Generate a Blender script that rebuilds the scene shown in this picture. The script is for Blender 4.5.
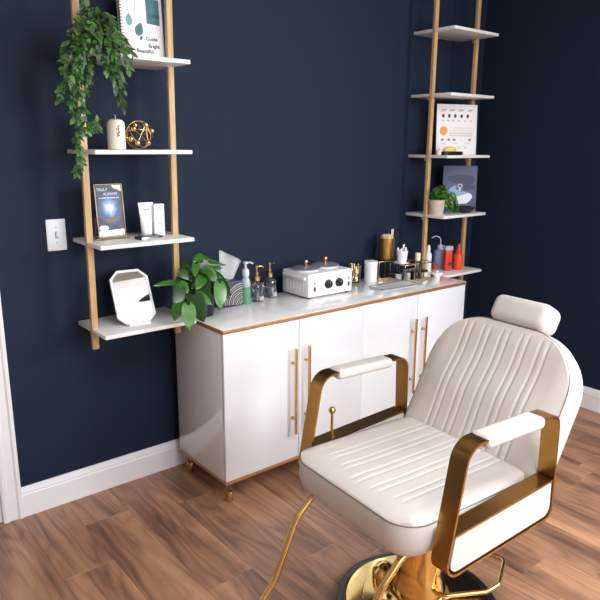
import bpy, bmesh, math, random
from mathutils import Vector, Matrix
S = bpy.context.scene
for o in list(bpy.data.objects): bpy.data.objects.remove(o)
COL = S.collection
R = math.radians
random.seed(7)

# ------------------------------------------------------------------ camera
cam_d = bpy.data.cameras.new('camera'); cam = bpy.data.objects.new('camera', cam_d); COL.objects.link(cam)
yaw, pitch, roll = R(39.3175), R(13.5923), R(0.3798)
fw = Vector((math.sin(yaw)*math.cos(pitch), math.cos(yaw)*math.cos(pitch), -math.sin(pitch)))
rt0 = Vector((math.cos(yaw), -math.sin(yaw), 0)); up0 = rt0.cross(fw)
rt = rt0*math.cos(roll) + up0*math.sin(roll); up = up0*math.cos(roll) - rt0*math.sin(roll)
cm = Matrix.Identity(4)
for i in range(3):
    cm[i][0] = rt[i]; cm[i][1] = up[i]; cm[i][2] = -fw[i]
CAMLOC = Vector((-1.2531, -2.5473, 1.495))
cm.translation = CAMLOC
cam.matrix_world = cm
cam_d.sensor_width = 36; cam_d.lens = 640.45/600*36; cam_d.clip_start = 0.05
S.camera = cam
# ------------------------------------------------------------------ world, lights, exposure
S.view_settings.view_transform = 'Standard'; S.view_settings.look = 'None'
S.view_settings.gamma = 1; S.view_settings.use_curve_mapping = False
S.view_settings.exposure = 0.22
w = bpy.data.worlds.new('world'); S.world = w; w.use_nodes = True
bg = w.node_tree.nodes['Background']; bg.inputs[0].default_value = (0.75, 0.85, 1, 1); bg.inputs[1].default_value = 1.0
def area(name, loc, target, sx, sy, power, col=(1, 1, 1), spread=180):
    d = bpy.data.lights.new(name, 'AREA'); d.shape = 'RECTANGLE'; d.size = sx; d.size_y = sy
    d.energy = power; d.color = col; d.spread = R(spread)
    o = bpy.data.objects.new(name, d); COL.objects.link(o); o.location = loc
    o.rotation_euler = (Vector(target)-Vector(loc)).to_track_quat('-Z', 'Y').to_euler()
    return o
# daylight through the window of the right wall, then two added fill lights
area('window_daylight', (2.27, -3.25, 1.70), (-2.7, -2.75, 0.9), 1.5, 1.3, 106, (0.96, 0.98, 1))
area('front_fill', (0.1, -4.33, 1.6), (0.3, 0, 1.2), 2.2, 1.4, 52, (0.93, 0.97, 1))  # soft fill added from the front, at a made-up window
area('overhead_fill', (-0.1, -2.65, 2.70), (-0.1, -2.65, 0), 1.2, 1.2, 40, (0.97, 0.98, 1))  # unseen fill added below the ceiling, no fixture there

# ------------------------------------------------------------------ materials
def nmat(name):
    m = bpy.data.materials.new(name); m.use_nodes = True
    nt = m.node_tree; return m, nt, nt.nodes['Principled BSDF']
def srgb(r, g, b):
    f = lambda c: (c/255/12.92) if c/255 <= 0.04045 else ((c/255+0.055)/1.055)**2.4
    return (f(r), f(g), f(b), 1)
def mat(name, c, rough=0.5, metal=0.0, var=0.06, scale=30, bump=0.0, bscale=200, coat=0.0, alpha=None, trans=0.0, ior=1.45, stretch=None, spec=None):
    m, nt, b = nmat(name); L = nt.links
    col = srgb(*c)
    tc = nt.nodes.new('ShaderNodeTexCoord'); mp = nt.nodes.new('ShaderNodeMapping')
    if stretch: mp.inputs['Scale'].default_value = stretch
    L.new(tc.outputs['Object'], mp.inputs[0])
    n = nt.nodes.new('ShaderNodeTexNoise'); n.inputs['Scale'].default_value = scale; n.inputs['Detail'].default_value = 4
    L.new(mp.outputs[0], n.inputs['Vector'])
    mx = nt.nodes.new('ShaderNodeMix'); mx.data_type = 'RGBA'
    mx.inputs['A'].default_value = tuple(x*(1-var) for x in col[:3])+(1,)
    mx.inputs['B'].default_value = tuple(min(1, x*(1+var)) for x in col[:3])+(1,)
    L.new(n.outputs['Fac'], mx.inputs['Factor']); L.new(mx.outputs['Result'], b.inputs['Base Color'])
    b.inputs['Roughness'].default_value = rough; b.inputs['Metallic'].default_value = metal
    b.inputs['Coat Weight'].default_value = coat; b.inputs['Coat Roughness'].default_value = 0.06
    b.inputs['Transmission Weight'].default_value = trans; b.inputs['IOR'].default_value = ior
    if spec is not None: b.inputs['Specular IOR Level'].default_value = spec
    if bump:
        n2 = nt.nodes.new('ShaderNodeTexNoise'); n2.inputs['Scale'].default_value = bscale; n2.inputs['Detail'].default_value = 3
        L.new(tc.outputs['Object'], n2.inputs['Vector'])
        bp = nt.nodes.new('ShaderNodeBump'); bp.inputs['Strength'].default_value = bump; bp.inputs['Distance'].default_value = 0.002
        L.new(n2.outputs['Fac'], bp.inputs['Height']); L.new(bp.outputs[0], b.inputs['Normal'])
    return m
M = {}
M['navy'] = mat('navy_paint', (28, 38, 57), 0.68, var=0.05, scale=3, bump=0.12, bscale=260, spec=0.2)
M['greige'] = mat('greige_paint', (160, 148, 137), 0.7, var=0.03, scale=3, bump=0.1, bscale=200)
M['ceiling'] = mat('ceiling_paint', (238, 236, 233), 0.8, var=0.02, scale=4, bump=0.1)
M['trim'] = mat('white_trim_paint', (233, 233, 236), 0.35, var=0.015, scale=6)
M['gloss_white'] = mat('gloss_white_lacquer', (226, 228, 232), 0.06, var=0.01, scale=3, coat=0.6, ior=1.7)
M['plastic'] = mat('white_plastic', (236, 237, 240), 0.3, var=0.015, scale=20)
M['plate'] = mat('switch_plastic', (226, 230, 236), 0.35, var=0.01, scale=20)
M['shelf'] = mat('white_shelf_laminate', (226, 224, 222), 0.35, var=0.03, scale=14, stretch=(1, 6, 1))
M['copper_edge'] = mat('copper_edge_band', (176, 128, 86), 0.4, metal=0.45, var=0.12, scale=40, stretch=(.3, .3, 3))
M['brass'] = mat('brushed_brass', (208, 172, 118), 0.27, metal=1.0, var=0.12, scale=60, stretch=(1, 1, .05))
M['brush_gold'] = mat('brushed_antique_gold', (172, 130, 70), 0.27, metal=1.0, var=0.16, scale=90, stretch=(1, .06, 1))
M['gold'] = mat('polished_gold', (230, 186, 110), 0.1, metal=1.0, var=0.04, scale=10)
M['gold_plate'] = mat('pale_polished_gold', (232, 200, 132), 0.14, metal=1.0, var=0.03, scale=10)
M['gold_tube'] = mat('gold_tube', (220, 182, 116), 0.22, metal=1.0, var=0.05, scale=10)
M['rim'] = mat('black_rubber', (22, 21, 22), 0.35, var=0.1, scale=40)
M['leather'] = mat('cream_leather', (205, 198, 193), 0.42, var=0.035, scale=9, bump=0.1, bscale=420)
M['piping'] = mat('grey_piping', (120, 110, 102), 0.5, var=0.06)
M['black'] = mat('black_plastic', (20, 20, 22), 0.35, var=0.1)
M['dark_pot'] = mat('dark_pot_glaze', (30, 32, 40), 0.4, var=0.15, scale=15)
M['soil'] = mat('potting_soil', (46, 34, 26), 0.9, var=0.4, scale=80, bump=0.6)
M['stem'] = mat('plant_stem', (106, 118, 48), 0.5, var=0.2)
M['beige_pot'] = mat('beige_ceramic', (196, 180, 164), 0.6, var=0.08, scale=25)
M['candle'] = mat('ivory_wax', (238, 228, 210), 0.45, var=0.03, scale=14)
M['candle'].node_tree.nodes['Principled BSDF'].inputs['Subsurface Weight'].default_value = 0.15
M['print_green'] = mat('dark_green_print', (40, 74, 44), 0.6, var=0.1)
M['paper'] = mat('white_paper', (240, 236, 238), 0.55, var=0.01)
M['page'] = mat('page_edges', (222, 218, 210), 0.7, var=0.08, scale=90, stretch=(1, 1, .05))
M['teal'] = mat('teal_print', (64, 108, 112), 0.5, var=0.12, scale=40)
M['teal_light'] = mat('pale_teal_print', (104, 160, 168), 0.5, var=0.15, scale=60)
M['ink'] = mat('dark_ink', (58, 60, 70), 0.6, var=0.05)
M['greyink'] = mat('grey_ink', (150, 152, 158), 0.6, var=0.05)
M['tealink'] = mat('deep_teal_ink', (30, 62, 72), 0.6, var=0.05)
M['mirror'] = mat('mirror_glass', (238, 240, 240), 0.02, metal=1.0, var=0.0)
M['glass'] = mat('clear_glass', (250, 252, 252), 0.03, trans=1.0, var=0.0)
M['cutglass'] = mat('cut_glass', (216, 220, 226), 0.05, trans=0.95, var=0.02, ior=1.5)
M['pane'] = mat('window_glass', (252, 254, 255), 0.02, trans=1.0, var=0.0, ior=1.05)
M['mint'] = mat('mint_gel', (150, 222, 186), 0.12, trans=0.6, var=0.04, scale=8)
M['clearplastic'] = mat('frosted_clear_plastic', (226, 232, 240), 0.25, trans=0.5, var=0.02)
M['pump'] = mat('pump_plastic', (214, 218, 228), 0.35, trans=0.15, var=0.02)
M['navybox'] = mat('navy_card', (40, 50, 82), 0.5, var=0.06)
M['swirl'] = mat('gold_swirl_print', (186, 172, 160), 0.5, var=0.1)
M['tissue'] = mat('white_tissue', (236, 236, 236), 0.8, var=0.04, scale=30)
M['steel'] = mat('brushed_steel', (168, 170, 176), 0.36, metal=0.6, var=0.1, scale=60)
M['copper'] = mat('copper_knob', (226, 164, 122), 0.3, metal=1.0, var=0.05)
M['red'] = mat('red_switch', (120, 30, 42), 0.4, var=0.05)
M['redplastic'] = mat('red_plastic', (222, 62, 44), 0.35, var=0.05, trans=0.1)
M['orangered'] = mat('orange_red_plastic', (236, 84, 58), 0.35, var=0.05, trans=0.1)
M['blueliq'] = mat('blue_liquid_plastic', (152, 170, 214), 0.25, var=0.03)
M['wood_stick'] = mat('pale_birch', (226, 196, 166), 0.65, var=0.1, scale=50)
M['goldpot'] = mat('gold_foil', (206, 156, 92), 0.32, metal=0.9, var=0.06)
M['cream'] = mat('cream_plastic', (236, 226, 200), 0.45, var=0.02)
M['yellow'] = mat('yellow_sponge', (226, 206, 112), 0.8, var=0.15, scale=80, bump=0.4)
M['artslate'] = mat('slate_blue_paint', (86, 94, 124), 0.55, var=0.12, scale=8, stretch=(1, 1, 4))
M['artdark'] = mat('dark_blue_paint', (58, 66, 96), 0.55, var=0.15, scale=12, stretch=(1, 1, 5))
M['artwhite'] = mat('white_paint', (232, 236, 242), 0.5, var=0.06, scale=30)
M['artblue'] = mat('pale_blue_paint', (146, 172, 210), 0.5, var=0.1, scale=20)
M['orange'] = mat('orange_print', (240, 160, 84), 0.55, var=0.2, scale=120)
M['leafprint'] = mat('leaf_green_print', (104, 128, 112), 0.6, var=0.15, scale=60)
M['tanprint'] = mat('tan_print', (204, 184, 140), 0.6, var=0.15, scale=60)
M['paleprint'] = mat('pale_print', (222, 224, 204), 0.6, var=0.1, scale=60)
M['nightblue'] = mat('night_blue_print', (38, 58, 100), 0.4, var=0.3, scale=16)
M['skyblue'] = mat('sky_blue_print', (96, 140, 200), 0.4, var=0.25, scale=30)
M['glowprint'] = mat('pale_glow_print', (212, 226, 244), 0.4, var=0.05, scale=30)
M['brownprint'] = mat('brown_print', (120, 96, 66), 0.4, var=0.3, scale=60)
M['silver'] = mat('silver_tray', (196, 200, 204), 0.14, metal=0.7, var=0.08, scale=20)
M['tray'] = mat('pale_glass_tray', (222, 226, 227), 0.1, var=0.06, scale=25)
M['bowl'] = mat('black_bowl_glaze', (40, 40, 46), 0.2, var=0.1)

def wood_post_mat():
    m, nt, b = nmat('oak_veneer'); L = nt.links
    tc = nt.nodes.new('ShaderNodeTexCoord'); mp = nt.nodes.new('ShaderNodeMapping'); mp.inputs['Scale'].default_value = (30, 30, 1.4)
    n = nt.nodes.new('ShaderNodeTexNoise'); n.inputs['Scale'].default_value = 3; n.inputs['Detail'].default_value = 6
    cr = nt.nodes.new('ShaderNodeValToRGB')
    cr.color_ramp.elements[0].position = .3; cr.color_ramp.elements[0].color = srgb(176, 140, 94)
    cr.color_ramp.elements[1].position = .75; cr.color_ramp.elements[1].color = srgb(214, 180, 132)
    L.new(tc.outputs['Object'], mp.inputs[0]); L.new(mp.outputs[0], n.inputs['Vector']); L.new(n.outputs['Fac'], cr.inputs[0])
    L.new(cr.outputs[0], b.inputs['Base Color']); b.inputs['Roughness'].default_value = .45
    return m
M['oak'] = wood_post_mat()

def marble_mat():
    m, nt, b = nmat('white_marble_laminate'); L = nt.links
    tc = nt.nodes.new('ShaderNodeTexCoord')
    n = nt.nodes.new('ShaderNodeTexNoise'); n.inputs['Scale'].default_value = 3.2; n.inputs['Detail'].default_value = 7; n.inputs['Distortion'].default_value = 1.6
    cr = nt.nodes.new('ShaderNodeValToRGB')
    e = cr.color_ramp.elements
    e[0].position = .40; e[0].color = srgb(243, 242, 242); e[1].position = .62; e[1].color = srgb(243, 242, 242)
    k = e.new(.5); k.color = srgb(230, 228, 227); k = e.new(.47); k.color = srgb(239, 238, 238); k = e.new(.53); k.color = srgb(238, 237, 237)
    L.new(tc.outputs['Object'], n.inputs['Vector']); L.new(n.outputs['Fac'], cr.inputs[0]); L.new(cr.outputs[0], b.inputs['Base Color'])
    b.inputs['Roughness'].default_value = .1; b.inputs['Coat Weight'].default_value = .4; b.inputs['Coat Roughness'].default_value = .04
    return m
M['marble'] = marble_mat()

def leaf_mat(name, dark, light, rough=.35):
    m, nt, b = nmat(name); L = nt.links
    at = nt.nodes.new('ShaderNodeAttribute'); at.attribute_name = 'tone'
    tc = nt.nodes.new('ShaderNodeTexCoord'); n = nt.nodes.new('ShaderNodeTexNoise'); n.inputs['Scale'].default_value = 60
    L.new(tc.outputs['Object'], n.inputs['Vector'])
    ad = nt.nodes.new('ShaderNodeMath'); ad.operation = 'MULTIPLY_ADD'; ad.inputs[1].default_value = .25
    L.new(n.outputs['Fac'], ad.inputs[0]); L.new(at.outputs['Fac'], ad.inputs[2])
    cr = nt.nodes.new('ShaderNodeValToRGB')
    cr.color_ramp.elements[0].position = .1; cr.color_ramp.elements[0].color = srgb(*dark)
    cr.color_ramp.elements[1].position = 1.05; cr.color_ramp.elements[1].color = srgb(*light)
    L.new(ad.outputs[0], cr.inputs[0]); L.new(cr.outputs[0], b.inputs['Base Color'])
    b.inputs['Roughness'].default_value = rough
    b.inputs['Subsurface Weight'].default_value = 0.0
    return m
M['leaf_small'] = leaf_mat('small_leaf_green', (14, 42, 18), (82, 132, 56), .42)
M['leaf_heart'] = leaf_mat('heart_leaf_green', (14, 44, 20), (68, 130, 34), .27)

def floor_mat():
    m, nt, b = nmat('walnut_plank'); L = nt.links
    N = nt.nodes.new
    at = N('ShaderNodeAttribute'); at.attribute_name = 'tone'
    tc = N('ShaderNodeTexCoord')
    cmb = N('ShaderNodeCombineXYZ'); mul = N('ShaderNodeMath'); mul.operation = 'MULTIPLY'; mul.inputs[1].default_value = 37.0
    L.new(at.outputs['Fac'], mul.inputs[0]); L.new(mul.outputs[0], cmb.inputs[0]); L.new(mul.outputs[0], cmb.inputs[1])
    va = N('ShaderNodeVectorMath'); va.operation = 'ADD'; L.new(tc.outputs['Object'], va.inputs[0]); L.new(cmb.outputs[0], va.inputs[1])
    mp = N('ShaderNodeMapping'); mp.inputs['Scale'].default_value = (4.5, .5, 1); L.new(va.outputs[0], mp.inputs[0])
    n1 = N('ShaderNodeTexNoise'); n1.inputs['Scale'].default_value = 2.0; n1.inputs['Detail'].default_value = 4.5; n1.inputs['Distortion'].default_value = .6
    L.new(mp.outputs[0], n1.inputs['Vector'])
    mp2 = N('ShaderNodeMapping'); mp2.inputs['Scale'].default_value = (70, 2.6, 1); L.new(va.outputs[0], mp2.inputs[0])
    n2 = N('ShaderNodeTexNoise'); n2.inputs['Scale'].default_value = 2.0; n2.inputs['Detail'].default_value = 5; L.new(mp2.outputs[0], n2.inputs['Vector'])
    # wavy growth rings running along the plank
    mp3 = N('ShaderNodeMapping'); mp3.inputs['Scale'].default_value = (5.0, .9, 1); L.new(va.outputs[0], mp3.inputs[0])
    n3 = N('ShaderNodeTexNoise'); n3.inputs['Scale'].default_value = 1.0; n3.inputs['Detail'].default_value = 2.5; L.new(mp3.outputs[0], n3.inputs['Vector'])
    sp = N('ShaderNodeSeparateXYZ'); L.new(va.outputs[0], sp.inputs[0])
    r1 = N('ShaderNodeMath'); r1.operation = 'MULTIPLY_ADD'; r1.inputs[1].default_value = 26.0; L.new(n3.outputs['Fac'], r1.inputs[0])
    r0 = N('ShaderNodeMath'); r0.operation = 'MULTIPLY'; r0.inputs[1].default_value = 30.0; L.new(sp.outputs[0], r0.inputs[0]); L.new(r0.outputs[0], r1.inputs[2])
    r2 = N('ShaderNodeMath'); r2.operation = 'PINGPONG'; r2.inputs[1].default_value = 1.0; L.new(r1.outputs[0], r2.inputs[0])
    r3 = N('ShaderNodeMath'); r3.operation = 'POWER'; r3.inputs[1].default_value = 0.55; L.new(r2.outputs[0], r3.inputs[0])
    a1 = N('ShaderNodeMath'); a1.operation = 'MULTIPLY_ADD'; a1.inputs[1].default_value = .20; L.new(n2.outputs['Fac'], a1.inputs[0])
    a0 = N('ShaderNodeMath'); a0.operation = 'MULTIPLY'; a0.inputs[1].default_value = .70; L.new(n1.outputs['Fac'], a0.inputs[0]); L.new(a0.outputs[0], a1.inputs[2])
    a2 = N('ShaderNodeMath'); a2.operation = 'MULTIPLY_ADD'; a2.inputs[1].default_value = .11; L.new(r3.outputs[0], a2.inputs[0]); L.new(a1.outputs[0], a2.inputs[2])
    a3 = N('ShaderNodeMath'); a3.operation = 'MULTIPLY_ADD'; a3.inputs[1].default_value = .045; L.new(at.outputs['Fac'], a3.inputs[0]); L.new(a2.outputs[0], a3.inputs[2])
    cr = N('ShaderNodeValToRGB'); e = cr.color_ramp.elements
    e[0].position = .36; e[0].color = srgb(94, 68, 56); e[1].position = .72; e[1].color = srgb(192, 146, 114)
    k = e.new(.47); k.color = srgb(130, 95, 76); k = e.new(.58); k.color = srgb(164, 121, 94)
    L.new(a3.outputs[0], cr.inputs[0]); L.new(cr.outputs[0], b.inputs['Base Color'])
    b.inputs['Roughness'].default_value = .36
    bp = N('ShaderNodeBump'); bp.inputs['Strength'].default_value = .08; bp.inputs['Distance'].default_value = .001
    L.new(n2.outputs['Fac'], bp.inputs['Height']); L.new(bp.outputs[0], b.inputs['Normal'])
    return m
def flyer_mat():
    m, nt, b = nmat('night_flyer_print'); L = nt.links; N = nt.nodes.new
    tc = N('ShaderNodeTexCoord'); mp = N('ShaderNodeMapping'); mp.vector_type = 'POINT'
    mp.inputs['Location'].default_value = (-.058*13, 0, -.112*10); mp.inputs['Scale'].default_value = (13, 0, 10)
    L.new(tc.outputs['Object'], mp.inputs[0])
    n = N('ShaderNodeTexNoise'); n.inputs['Scale'].default_value = 3.0; n.inputs['Detail'].default_value = 4; L.new(mp.outputs[0], n.inputs['Vector'])
    ln = N('ShaderNodeVectorMath'); ln.operation = 'LENGTH'; L.new(mp.outputs[0], ln.inputs[0])
    ad = N('ShaderNodeMath'); ad.operation = 'MULTIPLY_ADD'; ad.inputs[1].default_value = .5; L.new(n.outputs['Fac'], ad.inputs[0]); L.new(ln.outputs['Value'], ad.inputs[2])
    cr = N('ShaderNodeValToRGB'); e = cr.color_ramp.elements
    e[0].position = .36; e[0].color = srgb(206, 220, 240); e[1].position = .95; e[1].color = srgb(22, 32, 58)
    k = e.new(.50); k.color = srgb(124, 158, 206); k = e.new(.68); k.color = srgb(52, 80, 130)
    L.new(ad.outputs[0], cr.inputs[0]); L.new(cr.outputs[0], b.inputs['Base Color']); b.inputs['Roughness'].default_value = .35
    return m
M['flyer_print'] = flyer_mat()
M['flyer_gold'] = mat('dull_gold_wire', (170, 148, 112), 0.35, metal=0.7, var=0.08)
M['floor'] = floor_mat()
M['gap'] = mat('dark_floor_gap', (60, 44, 36), .8, var=.1)

# ------------------------------------------------------------------ mesh helpers
def V(*a): return Vector(a)
def finish(bm, ang=38):
    bmesh.ops.recalc_face_normals(bm, faces=bm.faces)
    for f in bm.faces: f.smooth = True
    for e in bm.edges:
        if len(e.link_faces) == 2 and e.calc_face_angle(0) > R(ang): e.smooth = False
def obj(name, bm, m, parent=None, ang=38, recalc=True):
    if recalc: finish(bm, ang)
    me = bpy.data.meshes.new(name); bm.to_mesh(me); bm.free()
    o = bpy.data.objects.new(name, me); COL.objects.link(o)
    for mm in (m if isinstance(m, (list, tuple)) else [m]): me.materials.append(M[mm])
    if parent is not None: o.parent = parent
    return o
def thing(name, label, cat, loc=(0, 0, 0), rz=0, group=None):
    o = bpy.data.objects.new(name, None); COL.objects.link(o); o.location = loc; o.rotation_euler = (0, 0, rz)
    o.empty_display_size = .05
    return tag(o, label, cat, group)
def tag(o, label, cat, group=None):
    o['label'] = label; o['category'] = cat
    if group: o['group'] = group
    return o
def struct(name, bm, m, ang=38):
    o = obj(name, bm, m, ang=ang); o['kind'] = 'structure'; return o
def box(bm, lo, hi, bev=0.0, seg=2, mtx=None):
    r = bmesh.ops.create_cube(bm, size=1); vs = r['verts']
    lo, hi = Vector(lo), Vector(hi); c = (lo+hi)/2; d = hi-lo
    for v in vs: v.co = Vector((v.co.x*d.x, v.co.y*d.y, v.co.z*d.z))+c
    if bev:
        es = {e for v in vs for e in v.link_edges}
        g = bmesh.ops.bevel(bm, geom=list(es), offset=bev, segments=seg, profile=.5, affect='EDGES', clamp_overlap=True)
        vs = list({v for f in g['faces'] for v in f.verts} | {v for v in vs if v.is_valid})
    if mtx is not None:
        for v in vs: v.co = mtx @ v.co
    return vs
def lathe(bm, prof, n=32, cen=(0, 0, 0), mtx=None):
    cen = Vector(cen); rings = []
    for r, z in prof:
        if r < 1e-6:
            rings.append([bm.verts.new(cen+V(0, 0, z))])
        else:
            rings.append([bm.verts.new(cen+V(r*math.cos(2*math.pi*i/n), r*math.sin(2*math.pi*i/n), z)) for i in range(n)])
    for a, b in zip(rings, rings[1:]):
        if len(a) == 1 and len(b) == 1: continue
        for i in range(n):
            j = (i+1) % n
            if len(a) == 1: bm.faces.new((a[0], b[j], b[i]))
            elif len(b) == 1: bm.faces.new((a[i], a[j], b[0]))
            else: bm.faces.new((a[i], a[j], b[j], b[i]))
    if mtx is not None:
        for rg in rings:
            for v in rg: v.co = mtx @ v.co
    return rings
def sphere(bm, c, r, n=20, sc=(1, 1, 1)):
    k = max(8, n//2)
    prof = [(r*math.sin(math.pi*i/k), -r*math.cos(math.pi*i/k)) for i in range(k+1)]
    prof[0] = (0, -r); prof[-1] = (0, r)
    rg = lathe(bm, prof, n)
    for g in rg:
        for v in g: v.co = Vector((v.co.x*sc[0], v.co.y*sc[1], v.co.z*sc[2]))+Vector(c)
def rounded(pts, rad, seg=8, closed=False):
    """round the corners of a polyline with arcs"""
    pts = [Vector(p) for p in pts]; n = len(pts); out = []
    rr = rad if isinstance(rad, (list, tuple)) else [rad]*n
    for i, p in enumerate(pts):
        if not closed and i in (0, n-1): out.append(p); continue
        a = (pts[i-1]-p); b = (pts[(i+1) % n]-p)
        la, lb = a.length, b.length; a.normalize(); b.normalize()
        th = a.angle(b)
        if th > math.pi-.02 or rr[i] <= 0: out.append(p); continue
        t = min(rr[i]/math.tan(th/2), la*.49, lb*.49); r = t*math.tan(th/2)
        cdir = (a+b).normalized(); cen = p+cdir*(r/math.sin(th/2))
        s = p+a*t-cen; e = p+b*t-cen; om = s.angle(e)
        for k in range(seg+1):
            f = k/seg
            out.append(cen+(s*math.sin((1-f)*om)+e*math.sin(f*om))/math.sin(om))
    return out
def tube(bm, path, r, n=12, closed=False, cap=True):
    path = [Vector(p) for p in path]; m = len(path)
    def tg(i):
        if closed: return (path[(i+1) % m]-path[i-1]).normalized()
        if i == 0: return (path[1]-path[0]).normalized()
        if i == m-1: return (path[-1]-path[-2]).normalized()
        return (path[i+1]-path[i-1]).normalized()
    t = tg(0); u = t.orthogonal().normalized(); rings = []
    for i in range(m):
        t2 = tg(i); q = t.rotation_difference(t2); u = q @ u; t = t2
        u = (u-t*u.dot(t)).normalized(); v = t.cross(u)
        ri = r[i] if isinstance(r, (list, tuple)) else r
        rings.append([bm.verts.new(path[i]+(u*math.cos(2*math.pi*k/n)+v*math.sin(2*math.pi*k/n))*ri) for k in range(n)])
    pairs = list(zip(rings, rings[1:]))+([(rings[-1], rings[0])] if closed else [])
    for a, b in pairs:
        off = 0
        if closed and b is rings[0]:
            off = min(range(n), key=lambda o: (a[0].co-b[o].co).length)
        for k in range(n): bm.faces.new((a[k], a[(k+1) % n], b[(k+1+off) % n], b[(k+off) % n]))
    if cap and not closed: bm.faces.new(rings[0][::-1]); bm.faces.new(rings[-1])
def strap(bm, path, y0, y1, th, closed=True):
    """flat strap following a path in the xz plane, wide in y; th = thickness inward (path = outer face)"""
    n = len(path); secs = []
    for i, p in enumerate(path):
        if closed: a, b = path[i-1], path[(i+1) % n]
        else: a, b = path[max(0, i-1)], path[min(n-1, i+1)]
        t = (b-a).normalized(); nr = V(-t.z, 0, t.x)
        q = p+nr*th
        secs.append([bm.verts.new(V(p.x, y0, p.z)), bm.verts.new(V(p.x, y1, p.z)), bm.verts.new(V(q.x, y1, q.z)), bm.verts.new(V(q.x, y0, q.z))])
    pr = list(zip(secs, secs[1:]))+([(secs[-1], secs[0])] if closed else [])
    for a, b in pr:
        for k in range(4): bm.faces.new((a[k], a[(k+1) % 4], b[(k+1) % 4], b[k]))
    if not closed: bm.faces.new(secs[0]); bm.faces.new(secs[-1][::-1])
def prism(bm, pts, d):
    """polygon pts (3d, planar) extruded by vector d"""
    d = Vector(d); a = [bm.verts.new(Vector(p)) for p in pts]; b = [bm.verts.new(Vector(p)+d) for p in pts]
    bm.faces.new(a); bm.faces.new(b[::-1]); n = len(a)
    for i in range(n): bm.faces.new((a[i], b[i], b[(i+1) % n], a[(i+1) % n]))
def text(name, body, size, m, parent, mtx, align='LEFT', ext=.0006, bold=0.0):
    c = bpy.data.curves.new(name, 'FONT'); c.body = body; c.size = size; c.extrude = ext; c.align_x = align; c.offset = bold
    t = bpy.data.objects.new('tmp', c); COL.objects.link(t)
    dg = bpy.context.evaluated_depsgraph_get(); me = bpy.data.meshes.new_from_object(t.evaluated_get(dg))
    bpy.data.objects.remove(t); bpy.data.curves.remove(c)
    me.transform(mtx); me.name = name; me.materials.clear(); me.materials.append(M[m])
    o = bpy.data.objects.new(name, me); COL.objects.link(o); o.parent = parent
    return o
FACEY = Matrix(((1, 0, 0, 0), (0, 0, -1, 0), (0, 1, 0, 0), (0, 0, 0, 1)))      # text lying in xy -> standing, facing -y
def disc_pts(cx, cz, rx, rz, y, n=20, a0=0, a1=2*math.pi):
    return [V(cx+rx*math.cos(a0+(a1-a0)*i/n), y, cz+rz*math.sin(a0+(a1-a0)*i/n)) for i in range(n if a1-a0 > 6.28 else n+1)]
def decal(bm, pts, t=.0006): prism(bm, pts, (0, -t, 0))
def motif(name, m, parent, *polys, t=.0006):
    for k, p in enumerate(polys):
        b = bmesh.new(); decal(b, p, t+k*.0001); obj(name, b, m, parent)

# ------------------------------------------------------------------ setting
XL, XR, YF, H = -2.7, 2.292, -4.4, 2.75
bm = bmesh.new(); box(bm, (XL-.1, YF-.1, -.1), (XR+.1, .1, -.012)); 
lay = bm.faces.layers.float.new('dummy')
# planks run towards the back wall
pl = bmesh.new(); tone = pl.loops.layers.float_color.new('tone')
PW, PL = .185, 1.22
def plank(x0, x1, y0, y1, t):
    n0 = len(pl.faces)
    g = .0003; vs = []
    for z, i in ((-.012, 0), (-.0006, 0), (0, .0006)):
        vs.append([pl.verts.new(V(a, b, z)) for a, b in ((x0+g+i, y0+g+i), (x1-g-i, y0+g+i), (x1-g-i, y1-g-i), (x0+g+i, y1-g-i))])
    fs = [pl.faces.new(vs[2])]
    for a, b in ((0, 1), (1, 2)):
        for k in range(4): fs.append(pl.faces.new((vs[a][k], vs[a][(k+1) % 4], vs[b][(k+1) % 4], vs[b][k])))
    for f in fs:
        for l in f.loops: l[tone] = (t, t, t, 1)
JO = {-3: -.511, -1: -.87, 1: -.945, -2: -1.45, 0: -.32, -4: -.95, -5: -.2}
row = -14
while -.095+PW*row < XR:
    x0 = -.095+PW*row; x1 = min(x0+PW, XR); x0 = max(x0, XL)
    # row -1 is the strip between x=-.28 and x=-.095
    j = JO.get(row, -random.random()*PL)
    y = j
    while y > YF: y -= PL
    while y < 0:
        a, b = max(y, YF), min(y+PL, 0)
        if b-a > .01 and x1-x0 > .005: plank(x0, x1, a, b, random.random())
        y += PL
    row += 1
bm.free()
for f in pl.faces: f.smooth = False
flo = bmesh.new(); box(flo, (XL-.1, YF-.1, -.1), (XR+.1, .1, -.010))
me = bpy.data.meshes.new('tmp'); flo.to_mesh(me); flo.free()
nb = len(pl.faces); pl.from_mesh(me); pl.faces.ensure_lookup_table()
for f in pl.faces[nb:]: f.material_index = 1
bpy.data.meshes.remove(me)
fo = obj('floor', pl, ['floor', 'gap'], ang=20); fo['kind'] = 'structure'
bm = bmesh.new(); box(bm, (XL-.1, YF-.1, H), (XR+.1, .1, H+.1)); struct('ceiling', bm, 'ceiling')
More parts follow.
